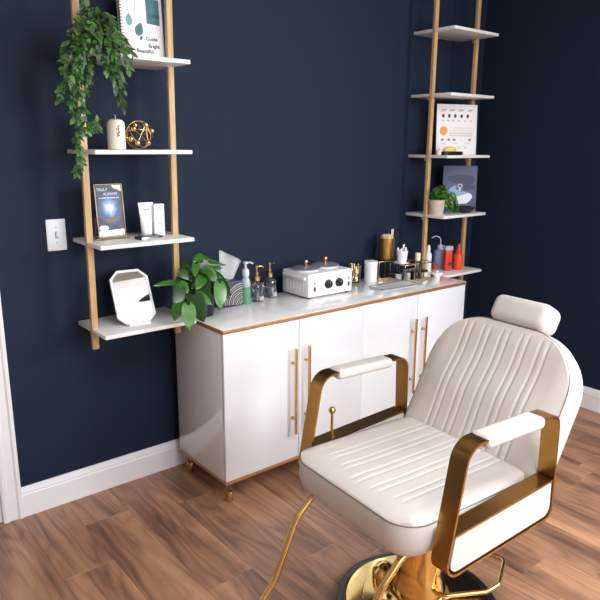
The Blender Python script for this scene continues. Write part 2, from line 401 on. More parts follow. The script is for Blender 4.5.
# back wall with the doorway at its left
DX0, DX1, DH = -1.56, -.715, 2.03
bm = bmesh.new(); box(bm, (DX1, 0, -.01), (XR+.1, .1, H)); box(bm, (XL-.1, 0, -.01), (DX0, .1, H)); box(bm, (DX0, 0, DH), (DX1, .1, H))
struct('wall_back', bm, 'navy')
WY0, WY1, WZ0, WZ1 = -4.05, -2.45, .95, 2.35
bm = bmesh.new(); box(bm, (XR, WY1, -.01), (XR+.1, 0, H)); box(bm, (XR, YF, -.01), (XR+.1, WY0, H))
box(bm, (XR, WY0, -.01), (XR+.1, WY1, WZ0)); box(bm, (XR, WY0, WZ1), (XR+.1, WY1, H)); struct('wall_right', bm, 'navy')
bm = bmesh.new(); box(bm, (XL-.1, YF, -.01), (XL, 0, H)); struct('wall_left', bm, 'greige')
FX0, FX1, FZ0, FZ1 = -1.05, 1.25, .85, 2.3
bm = bmesh.new(); box(bm, (XL-.1, YF-.1, -.01), (FX0, YF, H)); box(bm, (FX1, YF-.1, -.01), (XR+.1, YF, H))
box(bm, (FX0, YF-.1, -.01), (FX1, YF, FZ0)); box(bm, (FX0, YF-.1, FZ1), (FX1, YF, H)); struct('wall_front', bm, 'greige')
# windows (behind the camera; daylight from the right one, the front one added for fill)
def window(name, a, b, axis):
    fb = bmesh.new(); pb = bmesh.new()
    def bb(bm_, u0, u1, z0, z1, d0, d1, bev=.003):
        if axis == 'x': box(bm_, (d0, u0, z0), (d1, u1, z1), bev)
        else: box(bm_, (u0, d0, z0), (u1, d1, z1), bev)
    (u0, z0), (u1, z1) = a, b
    s = XR if axis == 'x' else YF-.1
    d0, d1 = s+.03, s+.08
    um = (u0+u1)/2
    for x0, x1, y0, y1 in ((u0, u0+.05, z0, z1), (u1-.05, u1, z0, z1), (u0+.05, u1-.05, z0, z0+.05), (u0+.05, u1-.05, z1-.05, z1), (um-.025, um+.025, z0+.05, z1-.05)):
        bb(fb, x0, x1, y0, y1, d0, d1)
    bb(pb, u0+.05, um-.025, z0+.05, z1-.05, (d0+d1)/2-.003, (d0+d1)/2+.003, 0)
    bb(pb, um+.025, u1-.05, z0+.05, z1-.05, (d0+d1)/2-.003, (d0+d1)/2+.003, 0)
    o = struct(name, fb, 'trim'); p = obj('window_pane', pb, 'pane', o)
window('window_1', (WY0, WZ0), (WY1, WZ1), 'x')
window('fill_window', (FX0, FZ0), (FX1, FZ1), 'y')  # unseen front window, added to go with the fill light
# baseboards with a moulded top
BH = .1284
def base_profile(): return [(0, 0), (.016, 0), (.016, BH*.74), (.013, BH*.78), (.013, BH*.84), (.009, BH*.92), (.006, BH), (0, BH)]
bm = bmesh.new(); prism(bm, [V(-.6395, -d, z) for d, z in base_profile()], (XR-.016+.6395, 0, 0)); struct('baseboard_back', bm, 'trim', 20)
bm = bmesh.new(); prism(bm, [V(XR-d, YF, z) for d, z in base_profile()], (0, -YF, 0)); struct('baseboard_right', bm, 'trim', 20)
# door casing and door at the left of the back wall
def casing_profile(): return [(0, 0), (0, .012), (.008, .016), (.02, .016), (.026, .012), (.055, .014), (.062, .02), (.075, .02), (.075, 0)]
bm = bmesh.new()
prism(bm, [V(-.715+u, -d, 0) for u, d in casing_profile()], (0, 0, DH+.07))
prism(bm, [V(DX0-u, -d, 0) for u, d in casing_profile()], (0, 0, DH+.07))
prism(bm, [V(DX0, -d, DH+u) for u, d in casing_profile()], (DX1-DX0, 0, 0))
struct('trim_1', bm, 'trim', 20)
bm = bmesh.new(); box(bm, (DX1-.02, .001, 0), (DX1, .1, DH), .002); box(bm, (DX0, .001, 0), (DX0+.02, .1, DH), .002); box(bm, (DX0, .001, DH-.02), (DX1, .1, DH))
struct('trim_2', bm, 'trim')
bm = bmesh.new(); box(bm, (DX0+.022, .05, .01), (DX1-.022, .09, DH-.022), .002)
for z0, z1 in ((.2, .95), (1.1, 1.85)):
    for x0, x1 in ((DX0+.13, DX0+.38), (DX1-.38, DX1-.13)): box(bm, (x0, .044, z0), (x1, .052, z1), .006)
dr = struct('door_1', bm, 'trim')
bm = bmesh.new(); lathe(bm, [(0, 0), (.026, 0), (.026, .006), (.01, .01), (.01, .035), (.024, .045), (.026, .06), (.018, .07), (0, .072)], 20, mtx=Matrix.Translation((DX0+.08, .05, 1.0)) @ Matrix.Rotation(R(90), 4, 'X'))
obj('door_knob', bm, 'steel', dr)

# light switch on the wall
t = thing('light_switch', 'white wall plate with a small toggle switch on the navy wall', 'light switch', (-.4466+.038, 0, 1.146))
bm = bmesh.new(); box(bm, (-.038, -.006, -.062), (.038, 0, .062), .004, 3); obj('plate', bm, 'plate', t)
bm = bmesh.new(); box(bm, (-.006, -.0075, -.013), (.006, -.005, .013), .001); obj('slot', bm, 'greyink', t)
bm = bmesh.new(); prism(bm, [V(-.004, -.006, -.008), V(-.004, -.006, .006), V(-.004, -.017, .011), V(-.004, -.017, .006)], (.008, 0, 0)); obj('toggle', bm, 'plate', t)
for z in (.03, -.03):
    bm = bmesh.new(); lathe(bm, [(0, 0), (.003, 0), (.0025, .0012), (0, .0016)], 12, mtx=Matrix.Translation((0, -.0055, z)) @ Matrix.Rotation(R(90), 4, 'X')); obj('screw', bm, 'greyink', t)

# ------------------------------------------------------------------ ladder shelf units
SW, SD, ST = .3924, .28, .0155
def shelf_unit(x0, zs, ztop, zbot, label, lean=0.0):
    def lx(bm):        # the whole unit leans a little sideways
        for v in bm.verts: v.co.x += lean*(v.co.z-.75)
        return bm
    t = thing('ladder_shelf', label, 'shelf unit', (x0, -.008, 0), 0, None)
    for px in (.0115, SW-.014):
        bm = bmesh.new(); box(bm, (px-.0125, -.153, zbot), (px+.0125, -.133, ztop), .002); obj('post', lx(bm), 'oak', t)
    for z in zs:
        bm = bmesh.new(); vs = box(bm, (0, -SD, z-ST), (SW, 0, z), .0015); obj('shelf_board', lx(bm), 'shelf', t)
    for z in zs:
        for px in (.0115, SW-.014):
            bm = bmesh.new(); box(bm, (px-.008, -.1325, z-ST-.018), (px+.008, -.118, z-ST), .002); obj('bracket', lx(bm), 'oak', t)
    return t
shelf_unit(-.3517, [2.14, 1.8067, 1.4737, 1.1302, .7871], 2.42, .702, 'oak and white wall shelf unit left of the white cabinet, beside the light switch', .011)
shelf_unit(1.6255, [2.1071, 1.7745, 1.4461, 1.1144, .7719], 2.42, .66, 'oak and white wall shelf unit in the dark corner right of the cabinet')

# ------------------------------------------------------------------ sideboard cabinet
CL, CF, CR, CT, CB, CK = .0548, -.4689, 1.6226, .7780, .0972, -.0698
t = thing('sideboard', 'long glossy white four-door sideboard with copper edges and tall brass handles', 'cabinet', ((CL+CR)/2, (CF+CK)/2, 0))
hx, hy = (CR-CL)/2, (CK-CF)/2
bm = bmesh.new(); box(bm, (-hx, -hy+.0005, CT-.0175), (hx, hy, CT), .001); obj('countertop', bm, 'marble', t)
bm = bmesh.new()
zt0, zt1 = CT-.0175, CT-.0012
box(bm, (-hx-.0012, -hy-.0010, zt0), (hx+.0012, -hy+.002, zt1), .0004); box(bm, (-hx-.0012, -hy, zt0), (-hx+.002, hy, zt1), .0004); box(bm, (hx-.002, -hy, zt0), (hx+.0012, hy, zt1), .0004)
obj('edge_band', bm, 'copper_edge', t)
bm = bmesh.new(); box(bm, (-hx+.001, -hy+.0215, CB+.0135), (hx-.001, hy-.001, CT-.0180), .0015); obj('carcass', bm, 'gloss_white', t)
bm = bmesh.new(); box(bm, (-hx-.0008, -hy-.0008, CB), (hx+.0008, hy, CB+.013), .001); obj('base_band', bm, 'copper_edge', t)
dw = (CR-CL)/4
HX = {0: .410, 1: .486, 2: 1.195, 3: 1.274}
for i in range(4):
    g = .0006 if i in (1, 2) else .0015
    x0 = -hx+dw*i+(.002 if i in (0, 1, 3) else .0003); x1 = -hx+dw*(i+1)-(.002 if i in (0, 2, 3) else .0003)
    bm = bmesh.new(); box(bm, (x0, -hy+.0015, CB+.0145), (x1, -hy+.0205, CT-.0190), .0012); d = obj('door', bm, 'gloss_white', t)
    bm = bmesh.new(); hxx = HX[i]-(CL+CR)/2
    box(bm, (hxx-.0055, -hy-.030, .238), (hxx+.0055, -hy-.019, .640), .002)
    for z in (.31, .57):
        lathe(bm, [(0, 0), (.008, 0), (.008, .003), (.0055, .004), (.0055, .0205), (0, .0205)], 14, mtx=Matrix.Translation((hxx, -hy+.0016, z)) @ Matrix.Rotation(R(90), 4, 'X'))
    obj('handle', bm, 'brass', d)
for lx in (-hx+.035, -hx+dw*2, hx-.035):
    for ly in (-hy+.035, hy-.035):
        bm = bmesh.new(); lathe(bm, [(0, CB), (.0145, CB), (.0145, .046), (0, .046)], 20, (lx, ly, 0)); l = obj('leg', bm, 'cutglass', t)
        bm = bmesh.new(); lathe(bm, [(0, .048), (.0155, .048), (.0165, .044), (.0165, .002), (.015, 0), (0, 0)], 20, (lx, ly, 0)); obj('foot_cup', bm, 'brass', l)
        bm = bmesh.new(); lathe(bm, [(0, CB), (.018, CB), (.018, CB-.006), (0, CB-.008)], 20, (lx, ly, 0)); obj('collar', bm, 'brass', l)

# ------------------------------------------------------------------ styling chair
CH = thing('salon_chair', 'cream leather reclining salon chair with gold arm frames on a round gold base', 'chair', (.231, -1.358, 0), -.067)
# base
BC = (-.012, -.018, 0)
bm = bmesh.new(); lathe(bm, [(0, 0), (.252, 0), (.264, .004), (.268, .012), (.266, .022), (.256, .028), (.241, .0285), (.237, .025), (0, .025)], 72, BC); obj('base_rim', bm, 'rim', CH)
bm = bmesh.new(); lathe(bm, [(0, .020), (.2375, .0248), (.235, .0305), (.216, .034), (.182, .036), (.179, .039), (.140, .043), (.110, .049), (.098, .060), (.092, .072), (0, .074)], 72, BC); obj('base_plate', bm, 'gold_plate', CH)
bm = bmesh.new(); lathe(bm, [(.086, .066), (.086, .095), (.080, .105), (.0775, .16), (.0775, .375), (.086, .385), (.086, .40), (0, .40)], 48, (-.006, -.018, 0)); obj('column', bm, 'gold', CH)
bm = bmesh.new(); box(bm, (-.16, -.14, .397), (.13, .14, .430), .006); obj('seat_mount', bm, 'black', CH)
bm = bmesh.new()
tube(bm, rounded([V(.04, -.05, .115), V(-.045, -.115, .115), V(.11, -.198, .118), V(.168, -.2, .12), V(.292, -.128, .125), V(.262, -.082, .125), V(.06, -.03, .118)], .03, 8), .0075, 12)
pd = obj('pump_lever', bm, 'gold_tube', CH)
bm = bmesh.new(); lathe(bm, [(0, .036), (.038, .036), (.042, .05), (.04, .085), (.028, .105), (.012, .113), (0, .114)], 28, (-.055, .098, 0)); obj('pump_housing', bm, 'gold', CH)
# footrest
bm = bmesh.new()
fp = rounded([V(-.12, .20, .412), V(-.275, .20, .408), V(-.355, .20, .335), V(-.43, .20, .155), V(-.50, .20, .075), V(-.56, .20, .072), V(-.56, -.20, .072), V(-.50, -.20, .075), V(-.43, -.20, .155), V(-.355, -.20, .335), V(-.275, -.20, .408), V(-.12, -.20, .412)], [0, .07, .09, .09, .05, .05, .05, .05, .09, .09, .07, 0], 8)
tube(bm, fp, .0105, 14); obj('footrest', bm, 'gold_tube', CH)

def outline_half(w, y0, y1, r0, r1, n=10):
    """rounded rectangle, lateral half width w, from a=y0 (corner radius r0) to a=y1 (radius r1): function giving a-range for a lateral b"""
    def rng(b):
        b = abs(b)
        lo = y0; hi = y1
        if b > w-r0: lo = y0+r0-math.sqrt(max(0, r0*r0-(b-(w-r0))**2))
        if b > w-r1: hi = y1-r1+math.sqrt(max(0, r1*r1-(b-(w-r1))**2))
        return lo, hi
    return rng
GROOVES = [(.016+.085*k, 1) for k in range(3)]
GP = sorted([s*g for g in (.0135, .062, .089, .1375, .165) for s in (-1, 1)])
def groove(b):
    d = 0
    for g in GP:
        x = (b-g)/.0042
        if abs(x) < 3: d += math.exp(-x*x)
    return d
def cushion(bm, w, a0, a1, r0, r1, hfun, prof, NB=230, NA=44):
    """top sheet (a,b)->height hfun, side wall through prof [(inset, drop)], closed at the bottom. coordinates (a, b, h)"""
    rng = outline_half(w, a0, a1, r0, r1)
    bs = []
    for i in range(NB+1):
        u = -1+2*i/NB
        # denser near the sides so that the round corners stay smooth
        bs.append(w*math.sin(u*math.pi/2)*.35+w*u*.65)
    cols = []
    for b in bs:
        lo, hi = rng(b)
        col = []
        for j in range(NA+1):
            f = j/NA; f = f*f*(3-2*f)*.6+f*.4
            a = lo+(hi-lo)*f
            col.append(bm.verts.new(V(a, b, hfun(a, b))))
        cols.append(col)
    for c0, c1 in zip(cols, cols[1:]):
        for j in range(NA): bm.faces.new((c0[j], c0[j+1], c1[j+1], c1[j]))
    loop = [c[0] for c in cols]+cols[-1][1:]+[c[-1] for c in cols[::-1]][1:]+cols[0][::-1][1:-1]
    # outward normals of the outline in the ab plane
    n = len(loop); pos = [v.co.copy() for v in loop]; nor = []
    for i in range(n):
        d = Vector((0, 0, 0)); k = 1
        while d.length < 1e-5 and k < 4: d = pos[(i+k) % n]-pos[i-k]; k += 1
        d.z = 0; d.normalize(); nor.append(V(d.y, -d.x, 0))
    area2 = sum(pos[i].x*pos[(i+1) % n].y-pos[(i+1) % n].x*pos[i].y for i in range(n))
    if area2 < 0: nor = [-q for q in nor]
    # smooth normals
    for _ in range(3): nor = [(nor[i-1]+nor[i]*2+nor[(i+1) % n]).normalized() for i in range(n)]
    prev = loop
    for inset, drop in prof:
        ring = [bm.verts.new(V(pos[i].x-nor[i].x*inset, pos[i].y-nor[i].y*inset, pos[i].z*0+drop if drop < -9 else drop)) for i in range(n)]
        for i in range(n): bm.faces.new((prev[i], prev[(i+1) % n], ring[(i+1) % n], ring[i]))
        prev = ring
    bm.faces.new(prev)
    return pos, nor
# seat: a = chair x (front is negative), b = chair y, h = z
def smooth01(x): x = max(0, min(1, x)); return x*x*(3-2*x)
SZ = .529
def seat_h(a, b):
    w, a0, a1 = .264, -.330, .175
    e = min(1, (w-abs(b))/.05, (a-a0)/.06); e = max(0, e)
    h = SZ+.012*(1-(1-e)**2)+.004*math.cos(b/w*1.5)
    fade = smooth01((a+.275+.02*math.cos(b*16))/.03)*smooth01((w-.06-abs(b))/.02)
    h -= .0024*groove(b)*fade
    h += .0035*math.sin((a+.28)*26+abs(b)*4)*smooth01(1-(a+.29)/.16)*smooth01((a+.30)/.05)*fade
    return h
bm = bmesh.new()
pos, nor = cushion(bm, .264, -.330, .175, .085, .03, seat_h, [(-.003, .525), (-.005, .50), (-.004, .465), (.004, .440), (.018, .426), (.04, .422)])
st = obj('seat', bm, 'leather', CH, ang=60)
bm = bmesh.new(); pth = [V(p.x+n.x*.002, p.y+n.y*.002, SZ-.0015) for p, n in zip(pos, nor)]
pq = [pth[0]]
for p in pth[1:]:
    if (p-pq[-1]).length > .004: pq.append(p)
tube(bm, pq, .0021, 8, closed=True); obj('seat_piping', bm, 'piping', st)
# backrest, local frame (a = up along the back, b = lateral, h = towards the sitter)
ANG = R(28)
BK = Matrix(((math.sin(ANG), 0, -math.cos(ANG), .178), (0, 1, 0, 0), (math.cos(ANG), 0, math.sin(ANG), .505), (0, 0, 0, 1)))
BL, BW = .458, .274
def back_h(a, b):
    e = min(1, (BW-abs(b))/.06, (BL-a)/.06); e = max(0, e)
    h = .012*(1-(1-e)**2)
    h += .009*math.exp(-((a-.20)/.085)**2)*smooth01((BW-abs(b))/.12)
    h -= .005*math.exp(-((a-.32)/.07)**2)*smooth01((BW-abs(b))/.12)
    fade = smooth01((BW-.05-abs(b))/.02)*smooth01((BL-.012-a)/.03)
    return h-.0042*groove(b)*fade
bm = bmesh.new()
pos, nor = cushion(bm, BW, 0, BL, .02, .185, back_h, [(-.003, -.004), (-.006, -.03), (-.008, -.065), (.0, -.098), (.018, -.112), (.05, -.117)], NA=70)
for v in bm.verts: v.co = BK @ v.co
bk = obj('backrest', bm, 'leather', CH, ang=60)
bm = bmesh.new(); pth = [BK @ V(p.x+n.x*.002, p.y+n.y*.002, -.001) for p, n in zip(pos, nor)]
pq = [pth[0]]
for p in pth[1:]:
    if (p-pq[-1]).length > .004: pq.append(p)
tube(bm, pq, .0021, 8, closed=True); obj('back_piping', bm, 'piping', bk)
# headrest
bm = bmesh.new()
vs = box(bm, (BL+.003, -.124, -.085), (BL+.098, .096, .020), .03, 6)
for v in bm.verts: v.co = BK @ v.co
hd = obj('headrest', bm, 'leather', CH, ang=60)
for b in (-.05, .05):
    bm = bmesh.new(); tube(bm, [BK @ V(BL-.04, b, -.05), BK @ V(BL+.03, b, -.05)], .006, 10); obj('headrest_post', bm, 'steel', hd)
# arm frames
for s in (-1, 1):
    y0, y1 = sorted((s*.278, s*.334))
    bm = bmesh.new()
    loop = rounded([V(-.252, 0, .400), V(-.188, 0, .754), V(.190, 0, .750), V(.200, 0, .428)], [.035, .055, .035, .035], 10, closed=True)
    strap(bm, loop[::-1], y0, y1, -.007)
    a = obj('arm_frame', bm, 'brush_gold', CH, ang=30)
    bm = bmesh.new(); strap(bm, [V(-.2265, 0, .519), V(-.02, 0, .533), V(.1895, 0, .547)], y0+.001, y1-.001, -.006, closed=False)
    obj('arm_rail', bm, 'brush_gold', a)
    bm = bmesh.new()
    box(bm, (-.127, y0-.005, -.021), (.122, y1+.005, .014), .0145, 6, Matrix.Translation((0, 0, .751)) @ Matrix.Rotation(R(.6), 4, 'Y'))
    obj('arm_pad', bm, 'leather', a, ang=60)
    bm = bmesh.new()
    pp = rounded([V(-.2425, y0+.002, .408), V(-.2225, y0+.002, .511), V(.1885, y0+.002, .539), V(.191, y0+.002, .436)], [.028, .006, .006, .03], 8, closed=True)
    prism(bm, pp, (0, y1-y0-.004+.003*0, 0))
    es = [e for e in bm.edges if len(e.link_faces) == 2 and e.calc_face_angle(0) > R(60) and abs(e.verts[0].co.y-e.verts[1].co.y) < 1e-5]
    bmesh.ops.bevel(bm, geom=es, offset=.004, segments=3, affect='EDGES')
    obj('side_panel', bm, 'leather', a)
bm = bmesh.new(); tube(bm, [V(-.10, .342, .46), V(-.10, .342, .588)], .0048, 12)
sphere(bm, (-.10, .342, .598), .0125, 18); tube(bm, [V(-.10, .342, .462), V(-.08, .325, .45)], .0048, 10)
obj('recline_lever', bm, 'gold_tube', CH)

# ------------------------------------------------------------------ plants
def leaf(bm, lay, base, tip, W, nrm, tone, fold=.35, droop=.12, heart=True, nu=6):
    base, tip = Vector(base), Vector(tip); d = tip-base; L = d.length; d.normalize()
    n = Vector(nrm); n = (n-d*n.dot(d)).normalized(); s = d.cross(n)
    grid = []
    for i in range(nu+1):
        t = i/nu
        if heart: wv = ((1-t)**.72)*((t+.015)**.34)*1.52
        else: wv = math.sin(math.pi*min(1, t*.96+.02)**.75)
        if i == nu: wv = .0
        rowv = []
        for k in (-1, -.5, 0, .5, 1):
            x = k*W/2*wv
            back = -.16*L*abs(k)**1.5*(1-t)**3 if heart else 0
            p = base+d*(t*L+back)+s*x+n*(fold*abs(x)*(1 if heart else .8)-droop*L*t*t-.18*L*(abs(k)**2)*.25)
            rowv.append(bm.verts.new(p))
        grid.append(rowv)
    fs = []
    for a, b in zip(grid, grid[1:]):
        for k in range(4): fs.append(bm.faces.new((a[k], a[k+1], b[k+1], b[k])))
    for f in fs:
        f.smooth = True
        for l in f.loops: l[lay] = (tone, tone, tone, 1)
# heart-leaf plant on the sideboard
HEART = [(-0.011, -0.22, 0.944, -0.117, -0.26, 0.963, 0.038, 0.75), (0.135, -0.19, 1.035, 0.075, -0.23, 1.028, 0.036, 0.8), (0.14, -0.15, 1.025, 0.229, -0.19, 1.001, 0.027, 0.45), (0.14, -0.2, 1.004, 0.22, -0.24, 0.998, 0.023, 0.35), (0.134, -0.24, 0.988, 0.176, -0.28, 0.992, 0.022, 0.6), (0.063, -0.26, 1.013, 0.036, -0.3, 0.979, 0.034, 0.7), (0.01, -0.23, 0.98, 0.068, -0.27, 0.954, 0.043, 0.35), (0.067, -0.29, 0.961, 0.062, -0.33, 0.887, 0.077, 0.15), (0.156, -0.25, 0.954, 0.219, -0.29, 0.876, 0.077, 0.12), (0.14, -0.32, 0.926, 0.121, -0.36, 0.838, 0.062, 0.95), (-0.0, -0.35, 0.903, 0.014, -0.39, 0.809, 0.075, 0.1), (-0.044, -0.38, 0.873, -0.063, -0.42, 0.797, 0.062, 0.9), (-0.065, -0.34, 0.882, -0.108, -0.38, 0.837, 0.05, 0.55), (-0.039, -0.31, 0.931, -0.084, -0.35, 0.866, 0.051, 0.15), (-0.025, -0.28, 0.947, -0.015, -0.32, 0.92, 0.051, 0.85), (0.034, -0.33, 0.905, 0.072, -0.37, 0.867, 0.037, 0.75), (0.07, -0.14, 1.008, 0.034, -0.18, 0.954, 0.038, 0.2), (0.054, -0.18, 0.952, -0.01, -0.22, 0.933, 0.047, 0.2), (0.113, -0.2, 0.961, 0.162, -0.24, 0.94, 0.045, 0.6), (0.054, -0.22, 0.951, 0.036, -0.26, 0.903, 0.044, 0.25), (0.12, -0.19, 0.928, 0.248, -0.23, 0.932, 0.039, 0.2), (0.036, -0.25, 0.926, -0.01, -0.29, 0.865, 0.037, 0.1)]
def pot(bm, r0, r1, h, th=.004):
    lathe(bm, [(0, 0), (r0*.96, 0), (r0, .004), (r1, h), (r1-th, h), (r0-th, th+.004), (0, th+.004)], 36)
PX, PY, PZ = .122, -.205, CT
t = thing('potted_plant', 'heart-leaved green plant in a dark pot at the left end of the sideboard', 'plant', (PX, PY, PZ))
bm = bmesh.new(); pot(bm, .046, .056, .095); obj('pot', bm, 'dark_pot', t)
bm = bmesh.new(); lathe(bm, [(0, .084), (.03, .083), (.0525, .079), (.0515, .070), (0, .070)], 28); obj('soil', bm, 'soil', t)
bm = bmesh.new(); lay = bm.loops.layers.float_color.new('tone'); sb = bmesh.new()
off = V(PX, PY, PZ)
for i, h in enumerate(HEART):
    b, tp = V(*h[:3])-off, V(*h[3:6])-off
    mid = (b+tp)/2+off
    n = (CAMLOC-mid).normalized()*.55+V(random.uniform(-.35, .35), -.15, .5+random.uniform(-.2, .2))
    leaf(bm, lay, b-(tp-b)*.06, tp+(tp-b)*.06, h[6]*1.22, n, h[7]*.62, fold=.16, heart=True, nu=8)
    root = V(random.uniform(-.025, .025), random.uniform(-.025, .025), .078)
    k = root*.5+b*.5+V(0, 0, .045)
    pts = [root*(1-u)**2+k*2*u*(1-u)+b*u*u for u in [j/8 for j in range(9)]]
    tube(sb, pts, .0017, 7)
for i in range(24):
    a = random.uniform(0, 6.28); q = random.uniform(.45, 1)
    b = V(-.018+.085*q*math.cos(a), random.uniform(-.12, .03), .155+.075*q*math.sin(a))
    d = V(math.cos(a)*.9+random.uniform(-.4, .4), -.5, random.uniform(-1, .05)).normalized(); Ln = random.uniform(.055, .085)
    if (b+d*Ln).z < .03: Ln = .035
    n = (CAMLOC-b-off).normalized()*.6+V(random.uniform(-.3, .3), -.1, .5)
    leaf(bm, lay, b-d*Ln*.3, b+d*Ln*.7, Ln*random.uniform(.75, .9), n, random.choice((.08, .12, .2, .3, .5)), fold=.16, nu=8)
    root = V(random.uniform(-.025, .025), random.uniform(-.025, .025), .078); k = root*.5+b*.5+V(0, 0, .05); e = b-d*Ln*.3
    tube(sb, [root*(1-u)**2+k*2*u*(1-u)+e*u*u for u in [j/8 for j in range(9)]], .0016, 6)
for i in range(10):       # smaller leaves inside the crown
    a = random.uniform(0, 6.28); r = random.uniform(.02, .075); z = random.uniform(.10, .2)
    b = V(r*math.cos(a), r*math.sin(a), z); tp = b+V(math.cos(a)*.05, math.sin(a)*.05, random.uniform(-.04, .01))
    leaf(bm, lay, b, tp, .04, V(random.uniform(-.4, .2), -.5, .8), random.uniform(.1, .4), nu=8)
    root = V(0, 0, .078); k = root*.4+b*.6+V(0, 0, .02)
    tube(sb, [root*(1-u)**2+k*2*u*(1-u)+b*u*u for u in [j/6 for j in range(7)]], .0015, 6)
obj('foliage', bm, 'leaf_heart', t, recalc=False); obj('stems', sb, 'stem', t)

# trailing plant on the left shelf unit
VINES = [[(-0.281, -0.2, 1.861), (-0.363, -0.3, 1.809), (-0.4, -0.31, 1.735), (-0.419, -0.3, 1.655), (-0.412, -0.3, 1.58), (-0.39, -0.3, 1.541)], [(-0.281, -0.2, 1.867), (-0.383, -0.3, 1.817), (-0.428, -0.3, 1.759), (-0.44, -0.29, 1.728)], [(-0.291, -0.2, 1.873), (-0.384, -0.28, 1.847), (-0.409, -0.27, 1.818), (-0.417, -0.26, 1.805)], [(-0.284, -0.2, 1.867), (-0.377, -0.31, 1.769), (-0.393, -0.31, 1.688), (-0.384, -0.3, 1.624), (-0.378, -0.3, 1.568)], [(-0.3, -0.2, 1.852), (-0.414, -0.31, 1.728), (-0.448, -0.3, 1.676), (-0.454, -0.29, 1.637)], [(-0.281, -0.2, 1.861), (-0.364, -0.32, 1.721), (-0.364, -0.31, 1.667)], [(-0.387, -0.31, 1.64), (-0.395, -0.3, 1.567), (-0.408, -0.3, 1.491), (-0.405, -0.3, 1.44), (-0.422, -0.3, 1.396)], [(-0.397, -0.3, 1.547), (-0.365, -0.31, 1.548), (-0.329, -0.31, 1.562)], [(-0.262, -0.2, 1.876), (-0.297, -0.31, 1.808), (-0.298, -0.32, 1.755), (-0.288, -0.31, 1.737)], [(-0.254, -0.2, 1.88), (-0.269, -0.31, 1.804), (-0.27, -0.31, 1.732), (-0.251, -0.3, 1.674), (-0.232, -0.3, 1.62)], [(-0.246, -0.2, 1.884), (-0.238, -0.31, 1.83), (-0.219, -0.31, 1.782), (-0.209, -0.3, 1.75)], [(-0.247, -0.2, 1.878), (-0.259, -0.32, 1.794), (-0.244, -0.31, 1.73), (-0.228, -0.3, 1.682)], [(-0.242, -0.2, 1.891), (-0.225, -0.27, 1.865), (-0.198, -0.28, 1.833), (-0.185, -0.28, 1.808)], [(-0.268, -0.2, 1.889), (-0.229, -0.2, 1.92), (-0.223, -0.25, 1.887), (-0.211, -0.27, 1.853)], [(-0.276, -0.2, 1.881), (-0.257, -0.2, 1.943), (-0.245, -0.24, 1.932), (-0.233, -0.26, 1.905)], [(-0.276, -0.2, 1.881), (-0.293, -0.2, 1.945), (-0.32, -0.2, 1.974), (-0.324, -0.2, 2.005)], [(-0.283, -0.2, 1.88), (-0.316, -0.22, 1.933), (-0.362, -0.26, 1.896), (-0.386, -0.28, 1.866)], [(-0.28, -0.2, 1.881), (-0.285, -0.22, 1.924), (-0.337, -0.3, 1.882), (-0.362, -0.31, 1.834)], [(-0.269, -0.2, 1.882), (-0.276, -0.24, 1.902), (-0.32, -0.32, 1.843), (-0.337, -0.32, 1.803)], [(-0.261, -0.2, 1.883), (-0.263, -0.26, 1.895), (-0.286, -0.32, 1.827), (-0.303, -0.32, 1.781)], [(-0.272, -0.2, 1.882), (-0.323, -0.28, 1.873), (-0.386, -0.32, 1.793), (-0.403, -0.32, 1.747)], [(-0.265, -0.2, 1.882), (-0.259, -0.28, 1.867), (-0.258, -0.32, 1.817), (-0.276, -0.32, 1.757)]]
TX, TY, TZ = -.268, -.185, 1.8067
def catmull(pts, n=10):
    P = [pts[0]*2-pts[1]]+pts+[pts[-1]*2-pts[-2]]; out = []
    for i in range(1, len(P)-2):
        for k in range(n):
            u = k/n
            out.append(.5*((2*P[i])+(P[i+1]-P[i-1])*u+(2*P[i-1]-5*P[i]+4*P[i+1]-P[i+2])*u*u+(3*P[i]-P[i-1]-3*P[i+1]+P[i+2])*u**3))
    out.append(P[-2]); return out
t = thing('trailing_plant', 'bushy trailing plant with small leaves spilling over the top left shelf', 'plant', (TX, TY, TZ))
bm = bmesh.new(); pot(bm, .038, .048, .070); obj('pot', bm, 'dark_pot', t)
bm = bmesh.new(); lathe(bm, [(0, .062), (.03, .061), (.045, .058), (.044, .05), (0, .05)], 24); obj('soil', bm, 'soil', t)
bm = bmesh.new(); lay = bm.loops.layers.float_color.new('tone'); sb = bmesh.new(); off = V(TX, TY, TZ)
for vi, vn in enumerate(VINES):
    pts = catmull([V(*p)-off for p in vn], 10)
    if (pts[0]-V(0, 0, .065)).length < .07: pts = [V(0, 0, .06)]+pts
    tube(sb, pts, .0014, 6)
    L = 0; nxt = .012; side = 1
    for a, b in zip(pts, pts[1:]):
        L += (b-a).length
        while L > nxt:
            nxt += random.uniform(.0045, .0075)
            tdir = (b-a).normalized(); side = -side
            sd = tdir.cross(V(.4, -1, .2)).normalized()*side
            d = (tdir*random.uniform(.25, .8)+sd*random.uniform(.3, 1)+V(random.uniform(-.4, .4), -random.uniform(0, .7), random.uniform(-.6, .25))).normalized()
            Ln = random.uniform(.018, .032)
            base = b+d*.005
            leaf(bm, lay, base, base+d*Ln, Ln*random.uniform(.62, .8), V(random.uniform(-.5, .3), -.7, .75+random.uniform(-.3, .3)), min(1, max(0, random.gauss(.30, .22))), fold=.3, droop=.2, heart=True, nu=5)
obj('foliage', bm, 'leaf_small', t, recalc=False); obj('stems', sb, 'stem', t)

